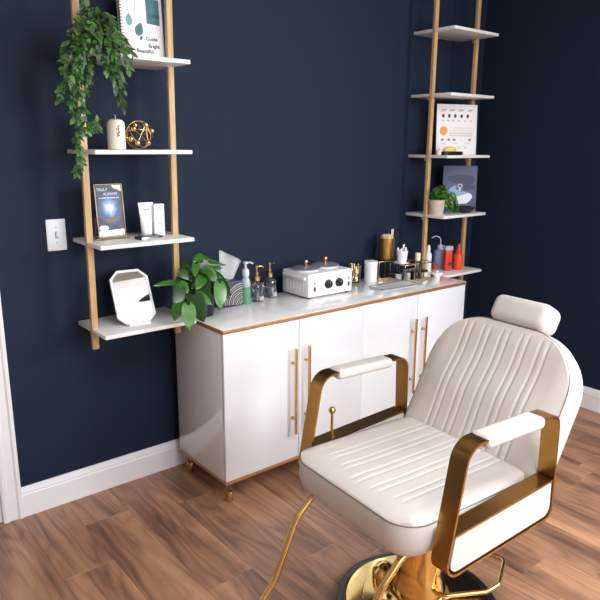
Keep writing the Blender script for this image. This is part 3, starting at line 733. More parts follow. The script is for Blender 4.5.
# small potted plant on the right shelf unit
t = thing('potted_plant', 'small green plant in a beige pot on the right shelf unit', 'plant', (1.672, -.195, 1.1144))
bm = bmesh.new(); pot(bm, .040, .050, .085); obj('pot', bm, 'beige_pot', t)
bm = bmesh.new(); lathe(bm, [(0, .076), (.03, .075), (.046, .071), (.045, .06), (0, .06)], 24); obj('soil', bm, 'soil', t)
bm = bmesh.new(); lay = bm.loops.layers.float_color.new('tone'); sb = bmesh.new()
for i in range(50):
    if i < 24: a = random.uniform(-1.2, .7); b = V(.055+random.uniform(-.045, .065), -.035+random.uniform(-.035, .005), random.uniform(.045, .125)); d = V(.5, -.35, -1)
    else: b = V(random.uniform(-.03, .05), random.uniform(-.04, .02), random.uniform(.10, .165)); d = V(random.uniform(-.7, .9), random.uniform(-.9, .1), random.uniform(-.5, .15))
    d = (d+V(random.uniform(-.3, .3), random.uniform(-.3, .3), 0)).normalized(); Ln = random.uniform(.04, .062)
    if b.z+d.z*Ln < .004: Ln = max(.02, (b.z-.004)/max(.1, -d.z))
    leaf(bm, lay, b, b+d*Ln, Ln*.55, V(-.45, -.6, .6), random.uniform(.1, .95), nu=6)
    root = V(random.uniform(-.02, .02), random.uniform(-.02, .02), .07); k = V((root.x+b.x)/2, (root.y+b.y)/2, max(b.z, .085)+.03)
    tube(sb, [root*(1-u)**2+k*2*u*(1-u)+b*u*u for u in [j/6 for j in range(7)]], .0013, 6)
obj('foliage', bm, 'leaf_heart', t, recalc=False); obj('stems', sb, 'stem', t)

# ------------------------------------------------------------------ things on the left shelf unit
def standing(name, label, cat, loc, rz=0, lean=0.0):
    o = thing(name, label, cat, loc, rz); o.rotation_euler = (-lean, 0, rz); return o
# white book (book frame: x to the right, front face at y=0 facing -y, z up)
BW_, BH_ = .174, .25
t = standing('book', 'white book with teal drawings leaning upright on the top left shelf beside the trailing plant', 'book', (-.143, -.128, 1.8072), 0, R(4))
bm = bmesh.new(); box(bm, (0, 0, 0), (BW_, .003, BH_), .0008); box(bm, (0, .023, 0), (BW_, .026, BH_), .0008); obj('cover', bm, 'paper', t)
bm = bmesh.new(); box(bm, (.003, .003, .003), (BW_-.003, .023, BH_-.003)); obj('pages', bm, 'page', t)
bm = bmesh.new()
for k in range(22):
    z = .008+k*.0110; tube(bm, [V(.004+.006*math.cos(a), .013+.0155*math.sin(a), z) for a in [2*math.pi*i/14 for i in range(14)]], .0013, 6, closed=True)
obj('spiral_binding', bm, 'black', t)
k = .00393
def bx_(px): return (px-119)*k
def bz_(py): return BH_-.0605-(py-0)*.00345+.009-.0
bm = bmesh.new(); decal(bm, [V(bx_(146), 0, bz_(17)), V(bx_(160), 0, bz_(18)), V(bx_(160), 0, BH_-.02), V(bx_(146), 0, BH_-.02)]); obj('title_panel', bm, 'teal', t)
text('lettering', 'Look', .022, 'tealink', t, Matrix.Translation((bx_(149), -.0012, bz_(10))) @ FACEY)
text('lettering', 'The', .011, 'greyink', t, Matrix.Translation((bx_(147), -.0004, bz_(27))) @ FACEY)
text('lettering', 'Guide', .0195, 'ink', t, Matrix.Translation((bx_(144), -.0004, bz_(35))) @ FACEY, bold=.0004)
text('lettering', 'Bright', .0195, 'ink', t, Matrix.Translation((bx_(146), -.0004, bz_(42.5))) @ FACEY, bold=.0004)
text('lettering', 'Beautiful', .0205, 'ink', t, Matrix.Translation((bx_(133), -.0004, bz_(48.5))) @ FACEY, bold=.0004)
def drop(bm, cx, cz, rx, rz, rot=0):
    pts = []
    for i in range(28):
        a = 2*math.pi*i/28; x = rx*math.sin(a)*(1-.35*math.cos(a)*0); z = -rz*math.cos(a)
        x *= (1-.55*max(0, z/rz)**1.2)
        pts.append(V(cx+x*math.cos(rot)-z*math.sin(rot), 0, cz+x*math.sin(rot)+z*math.cos(rot)))
    decal(bm, pts)
bm = bmesh.new(); drop(bm, bx_(127.5), bz_(15), .013, .022); tube(bm, [V(bx_(127.5), -.0005, bz_(9)), V(bx_(125.5), -.0005, bz_(-10))], .0006, 5); tube(bm, [V(bx_(127.5), -.0005, bz_(22)), V(bx_(130), -.0005, bz_(29))], .0006, 5)
obj('illustration', bm, 'teal_light', t)
bm = bmesh.new(); drop(bm, bx_(137.5), bz_(24), .017, .025, -.35); tube(bm, [V(bx_(134), -.0005, bz_(16)), V(bx_(134.5), -.0005, bz_(-8))], .0006, 5); drop(bm, bx_(139), bz_(33), .006, .009, -.5)
obj('illustration', bm, 'teal', t)
# candle and wire ornament
t = thing('pillar_candle', 'ivory pillar candle with a small green sprig on the second left shelf', 'candle', (-.203, -.155, 1.4742))
bm = bmesh.new(); lathe(bm, [(0, 0), (.032, 0), (.0335, .003), (.0335, .086), (.032, .098), (.026, .108), (.014, .1125), (0, .1125)], 40); obj('wax', bm, 'candle', t)
bm = bmesh.new(); tube(bm, [V(0, 0, .111), V(.001, 0, .118), V(-.001, 0, .127)], .0013, 8); obj('wick', bm, 'candle', t)
bm = bmesh.new()
ra = R(-100)
def onc(a, z, r=.0338): return V(r*math.cos(a), r*math.sin(a), z)
tube(bm, [onc(ra-.05+.12*math.sin(i*.5), .085-.005*i) for i in range(9)], .0013, 6)
for i, (da, dz) in enumerate(((.22, .004), (-.2, .0), (.25, -.004), (-.18, -.002), (.2, .0))):
    z = .083-.008*i; a = ra-.03
    prism(bm, [onc(a, z), onc(a+da*.5, z+dz+.004), onc(a+da, z+dz), onc(a+da*.5, z+dz-.003)], (V(math.cos(a), math.sin(a), 0)*.0008))
obj('sprig', bm, 'print_green', t)
t = thing('wire_orb', 'round gold wire ornament with small gold beads behind the ivory candle', 'ornament', (-.112, -.158, 1.4742))
OR = .053; oc = V(0, 0, .0555)
for nrm in ((0, 1, .15), (.9, .5, .2), (.55, -.8, .5), (.2, .35, 1)):
    bm = bmesh.new(); n = V(*nrm).normalized(); u = n.orthogonal().normalized(); v = n.cross(u)
    tube(bm, [oc+(u*math.cos(a)+v*math.sin(a))*OR for a in [2*math.pi*i/48 for i in range(48)]], .0014, 8, closed=True); obj('ring', bm, 'brass', t)
bd = [V(.28, -.62, .73), V(.83, -.45, .3), V(.38, -.72, -.56), V(-.45, -.68, -.58), V(-.66, -.6, .42), V(.05, .7, .7), V(-.7, .6, -.2), V(-.85, -.45, -.3)]
for d in bd:
    bm = bmesh.new(); sphere(bm, oc+d.normalized()*OR*.98, .0108, 16); obj('bead', bm, 'gold', t)
bm = bmesh.new()
for i, j in ((0, 3), (1, 4), (2, 4), (0, 2), (3, 5)): tube(bm, [oc+bd[i].normalized()*OR*.98, oc+bd[j].normalized()*OR*.98], .0015, 6)
obj('strut', bm, 'brass', t)
# framed flyer on the third shelf
FWD, FHT = .116, .206
t = standing('framed_flyer', 'dark blue flyer with a glowing light in a thin gold easel frame', 'picture frame', (-.293, -.140, 1.1382), R(3), R(5))
bm = bmesh.new()
for a, b in (((0, 0), (.003, FHT)), ((FWD-.003, 0), (FWD, FHT)), ((.003, 0), (FWD-.003, .003)), ((.003, FHT-.003), (FWD-.003, FHT))): box(bm, (a[0], -.004, a[1]), (b[0], .004, b[1]), .001)
obj('frame', bm, 'flyer_gold', t)
bm = bmesh.new(); box(bm, (.0028, .0, .0028), (FWD-.0028, .003, FHT-.0028)); obj('print', bm, 'flyer_print', t)
motif('picture_motif', 'paper', t, [V(.005, 0, .005), V(FWD-.005, 0, .005), V(FWD-.005, 0, .03), V(.005, 0, .026)], disc_pts(.026, .037, .020, .011, 0), [V(FWD-.005, 0, FHT-.005), V(FWD-.043, 0, FHT-.005), V(FWD-.036, 0, FHT-.016), V(FWD-.018, 0, FHT-.022), V(FWD-.005, 0, FHT-.03)])
bm = bmesh.new(); decal(bm, disc_pts(.060, .068, .024, .011, 0), .0011); obj('picture_motif', bm, 'brownprint', t)
text('lettering', 'TRULY', .0150, 'glowprint', t, Matrix.Translation((.010, -.0003, FHT-.026)) @ FACEY)
text('lettering', 'ALWAYS', .0150, 'glowprint', t, Matrix.Translation((.036, -.0003, FHT-.043)) @ FACEY)
motif('small_print', 'glowprint', t, *[[V(a, 0, FHT-.0545), V(b, 0, FHT-.0545), V(b, 0, FHT-.0515), V(a, 0, FHT-.0515)] for a, b in ((.018, .026), (.029, .048), (.051, .060), (.063, .084), (.087, .100))])
bm = bmesh.new()
for x in (.012, FWD-.012):
    tube(bm, rounded([V(x, -.024, -.0045), V(x, -.006, -.0045), V(x, .012, .03), V(x, .028, .10), V(x, .052, .006)], .006, 5), .0022, 8)
    tube(bm, [V(x, -.024, -.0045), V(x, -.024, .006)], .0022, 8)
tube(bm, [V(.012, .028, .10), V(FWD-.012, .028, .10)], .0022, 8); tube(bm, [V(-.012, -.006, -.0045), V(FWD+.012, -.006, -.0045)], .0022, 8)
obj('easel_stand', bm, 'flyer_gold', t)
# squeeze tube, carton and black wallet on the third shelf
def squeeze_tube(loc, label):
    t = thing('squeeze_tube', label, 'cosmetic tube', loc, R(-6))
    bm = bmesh.new(); n = 28; rings = []
    for i in range(12):
        f = i/11; z = .018+f*.117; rx = .0225+.0095*f; ry = .016*(1-f)+.0015
        rings.append([bm.verts.new(V(rx*math.cos(2*math.pi*k/n), ry*math.sin(2*math.pi*k/n), z)) for k in range(n)])
    for a, b in zip(rings, rings[1:]):
        for k in range(n): bm.faces.new((a[k], a[(k+1) % n], b[(k+1) % n], b[k]))
    bm.faces.new(rings[0][::-1]); bm.faces.new(rings[-1]); b_ = obj('tube_body', bm, 'plastic', t)
    bm = bmesh.new(); lathe(bm, [(0, 0), (.0205, 0), (.0215, .002), (.0215, .018), (0, .018)], 28); obj('cap', bm, 'plastic', t)
    bm = bmesh.new(); box(bm, (-.012, -.0085, .106), (.012, -.0060, .110)); obj('small_print', bm, 'greyink', t)
    bm = bmesh.new(); box(bm, (-.019, -.0150, .040), (.019, -.0140, .042)); obj('print_band', bm, 'tanprint', t)
    return t
squeeze_tube((-.084, -.128, 1.1307), 'white flattened cosmetic tube standing on its cap, left of the white carton')
t = thing('carton', 'slim white cosmetic carton with grey lettering right of the white tube', 'box', (-.036, -.135, 1.1307), R(-4))
bm = bmesh.new(); box(bm, (-.022, -.017, 0), (.022, .017, .128), .001); obj('box_body', bm, 'plastic', t)
text('lettering', 'TNW', .016, 'greyink', t, Matrix.Translation((0, -.0172, .100)) @ FACEY, 'CENTER')
for z, w_ in ((.086, .013), (.081, .010), (.050, .012), (.046, .009)):
    bm = bmesh.new(); box(bm, (-w_, -.0174, z), (w_, -.0168, z+.0018)); obj('small_print', bm, 'greyink', t)
t = thing('card_holder', 'black and silver slanted card holder lying in front of the white tube', 'card holder', (-.112, -.205, 1.1307), R(14))
bm = bmesh.new(); prism(bm, [V(-.055, -.018, 0), V(-.055, .022, 0), V(-.055, .022, .011), V(-.055, -.018, .008)], (.110, 0, 0)); obj('holder_body', bm, 'black', t)
bm = bmesh.new(); box(bm, (-.053, -.0195, .0008), (.030, -.018, .0078), .0004); obj('front_strip', bm, 'silver', t)
# vanity mirror on the lowest shelf
t = thing('vanity_mirror', 'white framed octagonal tabletop mirror leaning back on the lowest left shelf', 'mirror', (-.178, -.200, .7876), R(-6))
TILT = Matrix.Translation((0, -.012, .004)) @ Matrix.Rotation(R(-28.5), 4, 'X')
def octo(w, h, c, y):
    return [TILT @ V(x, y, z) for x, z in ((-w/2, c), (-w/2+c, 0), (w/2-c, 0), (w/2, c), (w/2, h-c), (w/2-c, h), (-w/2+c, h), (-w/2, h-c))]
MW, MH, MC = .158, .230, .034
bm = bmesh.new(); o_, i_ = octo(MW, MH, MC, 0), [TILT @ V(x, 0, z) for x, z in ((-MW/2+.009, MC+.004), (-MW/2+MC+.004, .009), (MW/2-MC-.004, .009), (MW/2-.009, MC+.004), (MW/2-.009, MH-MC-.004), (MW/2-MC-.004, MH-.009), (-MW/2+MC+.004, MH-.009), (-MW/2+.009, MH-MC-.004))]
nv = (TILT.to_3x3() @ V(0, 1, 0)); A_ = [bm.verts.new(p) for p in o_]; B_ = [bm.verts.new(p) for p in i_]; C_ = [bm.verts.new(p+nv*.012) for p in o_]; D_ = [bm.verts.new(p+nv*.003) for p in i_]
for i in range(8):
    j = (i+1) % 8
    bm.faces.new((A_[i], A_[j], B_[j], B_[i])); bm.faces.new((A_[i], C_[i], C_[j], A_[j])); bm.faces.new((B_[i], B_[j], D_[j], D_[i]))
bm.faces.new(C_); bm.faces.new(D_)
obj('mirror_frame', bm, 'plastic', t)
bm = bmesh.new(); prism(bm, [p+nv*.0022 for p in i_], nv*.0006); obj('mirror_glass', bm, 'mirror', t)
bm = bmesh.new(); box(bm, (-.045, -.03, 0), (.045, .075, .004), .0018); box(bm, (-.045, -.03, .004), (.045, -.016, .013), .004, 3); prism(bm, [V(-.03, .03, .003), V(-.03, .07, .003), V(-.03, .058, .075), V(-.03, .050, .075)], (.06, 0, 0)); obj('stand', bm, 'plastic', t)

# ------------------------------------------------------------------ things on the sideboard
# tissue box
t = thing('tissue_box', 'navy tissue box with a gold feather print and a white tissue sticking up', 'tissue box', (.298, -.108, CT), R(-3))
bm = bmesh.new(); box(bm, (-.060, -.058, 0), (.060, .058, .118), .002); obj('box_body', bm, 'navybox', t)
bm = bmesh.new()
for k in range(9):
    r0 = .014+.0105*k
    pts = [V(.060-r0*math.cos(a)*.95, -.0588, .004+r0*math.sin(a)*1.02) for a in [R(4+84*i/14) for i in range(15)]]
    pts = [p for p in pts if p.z < .112 and p.x > -.054]
    if len(pts) > 2: tube(bm, pts, .0015 if k % 2 else .0026, 6)
obj('feather_print', bm, 'swirl', t)
bm = bmesh.new()
grid = []
for i in range(9):
    u = i/8; rowv = []
    for j in range(11):
        v = j/10
        x = -.045+.118*v*(.5+.5*u)-.004*u
        z = .112+.142*u-.050*u*max(0, v-.1)*1.3
        y = -.005+.018*math.sin(v*7)*u*.8-.012*math.sin(v*2.5)
        rowv.append(bm.verts.new(V(x+.020, y, z)))
    grid.append(rowv)
for a, b in zip(grid, grid[1:]):
    for j in range(10): bm.faces.new((a[j], a[j+1], b[j+1], b[j]))
bmesh.ops.solidify(bm, geom=list(bm.faces), thickness=.002)
obj('tissue', bm, 'tissue', t, ang=80)
# sanitiser
t = thing('pump_bottle', 'slim clear bottle of mint green gel with a white pump beside the tissue box', 'bottle', (.386, -.150, CT))
bm = bmesh.new(); lathe(bm, [(0, .0805), (.0215, .0805), (.0215, .098), (.019, .112), (.012, .124), (.011, .128), (0, .128)], 32); obj('bottle_neck', bm, 'clearplastic', t)
bm = bmesh.new(); lathe(bm, [(0, 0), (.019, 0), (.0215, .004), (.0215, .080), (0, .080)], 32); obj('bottle_body', bm, 'mint', t)
bm = bmesh.new(); lathe(bm, [(0, .128), (.0145, .128), (.0165, .134), (.0165, .152), (.013, .162), (.006, .166), (.005, .184), (.010, .186), (.0105, .196), (0, .197)], 24)
tube(bm, rounded([V(0, 0, .192), V(.022, -.012, .192), V(.030, -.016, .186)], .006, 5), .0042, 10); obj('pump', bm, 'pump', t)
# two cut glass soap bottles
def soap(loc, label, rz):
    t = thing('soap_dispenser', label, 'bottle', loc, rz, 'cut glass soap dispensers')
    bm = bmesh.new(); n = 16; prof = [(.0, 0), (.032, 0), (.034, .004), (.034, .070), (.031, .082), (.016, .094), (.0135, .098), (0, .098)]
    lathe(bm, prof, n)
    for v in bm.verts:
        if .006 < v.co.z < .075:
            a = math.atan2(v.co.y, v.co.x); k = 1-.06*(int(round(a/(2*math.pi)*n)) % 2); v.co.x *= k; v.co.y *= k
    for z in (.02, .037, .054): bmesh.ops.bisect_plane(bm, geom=list(bm.verts)+list(bm.edges)+list(bm.faces), plane_co=(0, 0, z), plane_no=(0, 0, 1))
    for v in bm.verts:
        for z in (.02, .037, .054):
            if abs(v.co.z-z) < 1e-4:
                a = math.atan2(v.co.y, v.co.x); k = 1-.05*((int(round(a/(2*math.pi)*n)) + int(z*1000)) % 2); v.co.x *= k; v.co.y *= k
    obj('bottle_body', bm, 'cutglass', t, ang=8)
    bm = bmesh.new(); lathe(bm, [(0, .005), (.028, .005), (.028, .050), (0, .050)], 20); obj('soap_liquid', bm, 'cutglass', t)
    bm = bmesh.new(); lathe(bm, [(0, .098), (.0165, .098), (.0175, .101), (.0175, .118), (.014, .122), (.009, .124), (.009, .140), (.0055, .142), (.0055, .156), (.0095, .158), (.0095, .168), (.006, .172), (0, .172)], 24)
    tube(bm, rounded([V(0, 0, .163), V(.028, -.006, .164), V(.036, -.008, .157)], .006, 5), .0038, 10); obj('pump', bm, 'brass', t)
    bm = bmesh.new(); bx = [(.0348*math.cos(R(a)), .0348*math.sin(R(a))) for a in range(-110, -29, 10)]
    ws = [[bm.verts.new(V(x, y, z)) for x, y in bx] for z in (.006, .026)]
    for i in range(len(bx)-1): bm.faces.new((ws[0][i], ws[0][i+1], ws[1][i+1], ws[1][i]))
    bmesh.ops.solidify(bm, geom=list(bm.faces), thickness=-.0005); obj('label_sticker', bm, 'paper', t)
soap((.456, -.137, CT), 'cut glass soap bottle with a gold pump, next to the mint green bottle', R(10))
soap((.555, -.106, CT), 'cut glass soap bottle with a gold pump, nearer to the white wax warmer', R(25))
# wax warmer
t = thing('wax_warmer', 'white double wax warmer with two round lids, copper knobs and black dials', 'wax warmer', (.798, -.178, CT))
hx, hy = .1425, .102
bm = bmesh.new(); box(bm, (-hx, -hy, .008), (hx, hy, .122), .007, 3)
for k in range(6): box(bm, (-hx-.0015, -.06+.024*k-.004, .03), (-hx+.002, -.06+.024*k+.004, .085), .0012)
obj('housing', bm, 'plastic', t)
bm = bmesh.new(); box(bm, (-hx-.014, -.085, .092), (-hx+.002, .085, .108), .005, 3); obj('carry_handle', bm, 'plastic', t)
bm = bmesh.new(); box(bm, (hx-.002, -.085, .092), (hx+.014, .085, .108), .005, 3); obj('carry_handle', bm, 'plastic', t)
for x in (-hx+.02, hx-.02):
    for y in (-hy+.018, hy-.018):
        bm = bmesh.new(); lathe(bm, [(0, 0), (.008, 0), (.0085, .0085), (0, .0085)], 14, (x, y, 0)); obj('foot', bm, 'black', t)
for x, y in ((-.068, .010), (.070, .022)):
    bm = bmesh.new(); lathe(bm, [(0, .121), (.064, .121), (.066, .124), (.066, .127), (.063, .129), (0, .129)], 40, (x, y, 0)); p_ = obj('pot_rim', bm, 'plastic', t)
    bm = bmesh.new(); lathe(bm, [(0, .1285), (.070, .1285), (.0705, .132), (.056, .137), (.02, .141), (.0, .142)], 40, (x, y, 0)); l_ = obj('lid', bm, 'steel', t)
    bm = bmesh.new(); lathe(bm, [(0, .139), (.010, .139), (.010, .144), (.006, .148), (.0065, .154), (.012, .158), (.013, .164), (.010, .170), (0, .172)], 20, (x, y, 0)); obj('knob', bm, 'copper', l_)
for x in (-.018, .052):
    bm = bmesh.new(); lathe(bm, [(0, 0), (.0225, 0), (.0225, .002), (.0195, .003), (.0185, .014), (.016, .016), (0, .016)], 28, mtx=Matrix.Translation((x, -hy, .063)) @ Matrix.Rotation(R(90), 4, 'X')); dl = obj('dial', bm, 'black', t)
    bm = bmesh.new(); box(bm, (x-.0012, -hy-.0168, .064), (x+.0012, -hy-.0155, .077)); obj('pointer', bm, 'greyink', dl)
for x in (-.104, .118):
    bm = bmesh.new(); box(bm, (x-.006, -hy-.003, .036), (x+.006, -hy+.001, .058), .001); obj('rocker_switch', bm, 'red', t)
    bm = bmesh.new(); sphere(bm, (x, -hy, .077), .005, 14); obj('pilot_lamp', bm, 'red', t)
    bm = bmesh.new(); box(bm, (x-.007, -hy-.0006, .024), (x+.007, -hy, .0265)); obj('print', bm, 'greyink', t)
# small glass tumbler with wooden spatulas
t = thing('glass_tumbler', 'small clear tumbler with thin sticks right of the wax warmer', 'glass', (1.118, -.112, CT))
bm = bmesh.new(); lathe(bm, [(0, 0), (.032, 0), (.034, .003), (.037, .095), (.0345, .095), (.0315, .006), (0, .006)], 28); obj('glass_body', bm, 'glass', t)
for k in range(9):
    a = k*2.4; bm = bmesh.new(); tube(bm, [V(.014*math.cos(a), .014*math.sin(a), .008), V(.029*math.cos(a+.5), .029*math.sin(a+.5), .085+.03*random.random())], .0022, 6); obj('stick', bm, 'brass', t)
t = thing('white_jar', 'plain white cylinder jar between the tumbler and the glass boxes', 'jar', (1.204, -.150, CT))
bm = bmesh.new(); lathe(bm, [(0, 0), (.033, 0), (.035, .003), (.035, .094), (0, .094)], 32); obj('jar_body', bm, 'plastic', t)
bm = bmesh.new(); lathe(bm, [(0, .094), (.036, .094), (.037, .096), (.037, .109), (.035, .112), (0, .112)], 32); obj('lid', bm, 'plastic', t)
ZR5 = .7724
# brass and glass boxes
def glass_box(loc, w, d, h, label, rz, cells=1):
    t = thing('glass_box', label, 'organiser', loc, rz)
    bm = bmesh.new(); b = .0021
    for x in (-w/2, w/2):
        for y in (-d/2, d/2): box(bm, (x-b, y-b, 0), (x+b, y+b, h), .0006)
    for z in (b, h-b):
        for y in (-d/2, d/2): box(bm, (-w/2, y-b, z-b), (w/2, y+b, z+b), .0006)
        for x in (-w/2, w/2): box(bm, (x-b, -d/2, z-b), (x+b, d/2, z+b), .0006)
    for k in range(1, cells):
        x = -w/2+w*k/cells
        for y in (-d/2, d/2): box(bm, (x-b, y-b, 0), (x+b, y+b, h), .0006)
        box(bm, (x-b, -d/2, h-2*b), (x+b, d/2, h), .0006)
    obj('brass_frame', bm, 'brass', t)
    bm = bmesh.new(); g = .0008
    for y in (-d/2, d/2): box(bm, (-w/2+b, y-g, 2*b), (w/2-b, y+g, h-2*b))
    for x in (-w/2, w/2): box(bm, (x-g, -d/2+b, 2*b), (x+g, d/2-b, h-2*b))
    for k in range(1, cells): x = -w/2+w*k/cells; box(bm, (x-g, -d/2+b, 2*b), (x+g, d/2-b, h-2*b))
    obj('glass_panel', bm, 'pane', t)
    bm = bmesh.new(); box(bm, (-w/2+b, -d/2+b, .001), (w/2-b, d/2-b, .004)); obj('mirror_base', bm, 'mirror', t)
    return t
t = glass_box((1.345, -.100, CT), .138, .100, .098, 'square brass edged glass box under the gold pot of sticks', R(-4))
bm = bmesh.new(); box(bm, (-.069, -.050, .0980), (.069, .050, .1005), .0005); obj('glass_lid', bm, 'pane', t)
glass_box((1.462, -.216, CT), .215, .118, .088, 'brass edged glass tray box with compartments at the right end of the sideboard', R(-4), 3)
# things inside the compartment box
bmn = random.Random(4)
for k, (x, y, c, lab) in enumerate(((1.385, -.19, 'plastic', 'small white lidded pot in the left compartment of the glass box'), (1.398, -.242, 'steel', 'small silver tin at the front left inside the glass box'), (1.455, -.235, 'black', 'small black pot in the middle compartment of the glass box'), (1.540, -.245, 'cream', 'small cream pot in the right compartment of the glass box'))):
    t = thing('cosmetic_pot', lab, 'jar', (x, y, CT+.0042))
    bm = bmesh.new(); lathe(bm, [(0, 0), (.017, 0), (.018, .002), (.018, .022), (0, .022)], 20); obj('pot_body', bm, c, t)
    bm = bmesh.new(); lathe(bm, [(0, .022), (.0185, .022), (.0185, .032), (.017, .034), (0, .034)], 20); obj('lid', bm, 'black' if c in ('plastic', 'cream') else c, t)
# gold pot of wooden sticks standing on the first glass box
t = thing('stick_pot', 'gold pot full of pale wooden sticks standing on the glass box', 'pot', (1.376, -.10, CT+.1006))
bm = bmesh.new(); lathe(bm, [(0, 0), (.042, 0), (.044, .003), (.0445, .116), (.0425, .116), (.041, .006), (0, .006)], 40); obj('pot_body', bm, 'goldpot', t)
for k in range(30):
    a = k*2.399; r = .006+.031*math.sqrt(k/30); bm = bmesh.new()
    q = Matrix.Translation((r*math.cos(a), r*math.sin(a), .007)) @ Matrix.Rotation(a, 4, 'Z')
    hh = .119+random.random()*.011
    box(bm, (-.0009, -.0065, 0), (.0009, .0065, hh), .0008, 2, q); obj('wooden_stick', bm, 'wood_stick', t)
bm = bmesh.new(); box(bm, (-.010, -.0012, 0), (.010, .0012, .155), .001, 2, Matrix.Translation((.031, -.004, .008)) @ Matrix.Rotation(R(3), 4, 'Y')); obj('spatula', bm, 'wood_stick', t)
t = thing('spatula_cup', 'white cup holding white disposable spatulas between gold pot and post', 'cup', (1.385, -.210, CT+.0885))
bm = bmesh.new(); box(bm, (-.028, -.030, 0), (.030, .030, .003), .001)
lathe(bm, [(0, .003), (.024, .003), (.0315, .070), (.0302, .070), (.0228, .0055), (0, .0055)], 32); obj('cup_body', bm, 'plastic', t)
for k, (x, y, tx, ty, h) in enumerate(((.010, .008, .022, .010, .095), (-.01, .010, -.018, .016, .080), (.006, -.010, .012, -.014, .078), (-.010, -.008, -.017, -.010, .079), (.012, -.002, .022, -.004, .080))):
    bm = bmesh.new(); d = V(tx-x, ty-y, h-.006); q = Matrix.Translation((x, y, .006)) @ V(0, 0, 1).rotation_difference(d).to_matrix().to_4x4()
    box(bm, (-.005, -.001, 0), (.005, .001, d.length), .0009, 2, q); lathe(bm, [(0, -.006), (.0072, -.003), (.0078, 0), (.0072, .004), (0, .006)], 12, mtx=q @ Matrix.Translation((0, 0, d.length-.004)) @ Matrix.Diagonal((1, .16, 2, 1))); obj('spatula', bm, 'paper', t)
# bottles standing in the compartment box
t = thing('cream_bottle', 'little cream capped bottle standing in the brass edged glass tray box', 'bottle', (1.540, -.190, CT+.0042))
bm = bmesh.new(); lathe(bm, [(0, 0), (.0135, 0), (.015, .003), (.015, .072), (.010, .080), (0, .080)], 20); obj('bottle_body', bm, 'cutglass', t)
bm = bmesh.new(); lathe(bm, [(0, .080), (.0150, .080), (.0155, .083), (.0155, .122), (.0145, .124), (0, .124)], 20); obj('cap', bm, 'cream', t)
t = thing('spray_bottle', 'tall white spray bottle on the lowest right shelf, just right of the front post', 'bottle', (1.704, -.130, ZR5))
bm = bmesh.new(); lathe(bm, [(0, 0), (.0195, 0), (.021, .003), (.021, .098), (.017, .108), (.010, .113), (0, .113)], 24); obj('bottle_body', bm, 'plastic', t)
bm = bmesh.new(); lathe(bm, [(0, .113), (.0115, .113), (.0115, .140), (.0085, .152), (.006, .156), (0, .156)], 20); obj('nozzle', bm, 'plastic', t)
# flat glass tray
t = thing('glass_tray', 'flat clear glass tray lying on the sideboard in front of the glass boxes', 'tray', (1.213, -.318, CT), R(-3))
bm = bmesh.new(); pp = rounded([V(-.135, -.056, .0005), V(.135, -.056, .0005), V(.135, .056, .0005), V(-.135, .056, .0005)], .02, 6, closed=True)
prism(bm, pp, (0, 0, .004)); obj('tray_base', bm, 'tray', t)
bm = bmesh.new(); pp = rounded([V(-.135, -.056, .006), V(.135, -.056, .006), V(.135, .056, .006), V(-.135, .056, .006)], .02, 6, closed=True); tube(bm, pp, .004, 8, closed=True); obj('tray_rim', bm, 'cutglass', t)
t = thing('lidded_dish', 'round white lidded dish at the right rear end of the sideboard', 'dish', (1.584, -.298, CT))
bm = bmesh.new(); lathe(bm, [(0, 0), (.018, 0), (.020, .003), (.020, .010), (.031, .014), (.033, .017), (.033, .026), (.030, .028), (0, .027)], 32); obj('dish_body', bm, 'plastic', t)
bm = bmesh.new(); lathe(bm, [(0, .027), (.008, .027), (.009, .033), (.007, .036), (0, .037)], 20); obj('knob', bm, 'plastic', t)

# ------------------------------------------------------------------ things on the right shelf unit
t = thing('wash_bottle', 'pale blue squeeze wash bottle with a bent white spout on the lowest right shelf', 'bottle', (1.846, -.105, ZR5))
bm = bmesh.new(); lathe(bm, [(0, 0), (.036, 0), (.039, .004), (.039, .098), (.034, .108), (.018, .114), (0, .114)], 32); obj('bottle_body', bm, 'blueliq', t)
bm = bmesh.new(); lathe(bm, [(0, .114), (.0195, .114), (.0195, .136), (.012, .142), (0, .143)], 24); obj('cap', bm, 'pump', t)
bm = bmesh.new(); tube(bm, rounded([V(0, 0, .142), V(-.002, 0, .186), V(-.050, 0, .198), V(-.092, -.006, .192)], .03, 8), .0032, 10); obj('spout', bm, 'pump', t)
t = thing('lotion_bottle', 'red bottle with a pale flip cap next to the blue wash bottle', 'bottle', (1.812, -.190, ZR5), R(-20))
bm = bmesh.new(); box(bm, (-.024, -.018, 0), (.024, .018, .128), .009, 4); obj('bottle_body', bm, 'redplastic', t)
bm = bmesh.new(); box(bm, (-.025, -.019, .122), (.025, .019, .149), .006, 3); obj('cap', bm, 'clearplastic', t)
bm = bmesh.new(); box(bm, (-.008, -.0186, .03), (.018, -.0176, .052), .0004); obj('label_patch', bm, 'ink', t)
t = thing('applicator_bottle', 'orange red squeeze bottle with a pointed nozzle, rightmost on the lowest shelf', 'bottle', (1.893, -.205, ZR5))
bm = bmesh.new(); lathe(bm, [(0, 0), (.027, 0), (.030, .004), (.030, .082), (.027, .092), (.019, .098), (0, .098)], 32); obj('bottle_body', bm, 'orangered', t)
bm = bmesh.new(); lathe(bm, [(0, .098), (.0205, .098), (.0205, .114), (.013, .118), (.007, .148), (.003, .156), (0, .157)], 24); obj('nozzle', bm, 'redplastic', t)
t = thing('glass_vial', 'small dark vial behind the orange red squeeze bottle', 'bottle', (1.965, -.14, ZR5))
bm = bmesh.new(); lathe(bm, [(0, 0), (.015, 0), (.016, .002), (.016, .03), (.008, .038), (0, .038)], 20); obj('vial_body', bm, 'bowl', t)
bm = bmesh.new(); lathe(bm, [(0, .038), (.009, .038), (.009, .056), (0, .057)], 16); obj('cap', bm, 'black', t)
t = thing('red_cap_pot', 'tiny red pot left of the blue wash bottle', 'jar', (1.782, -.125, ZR5))
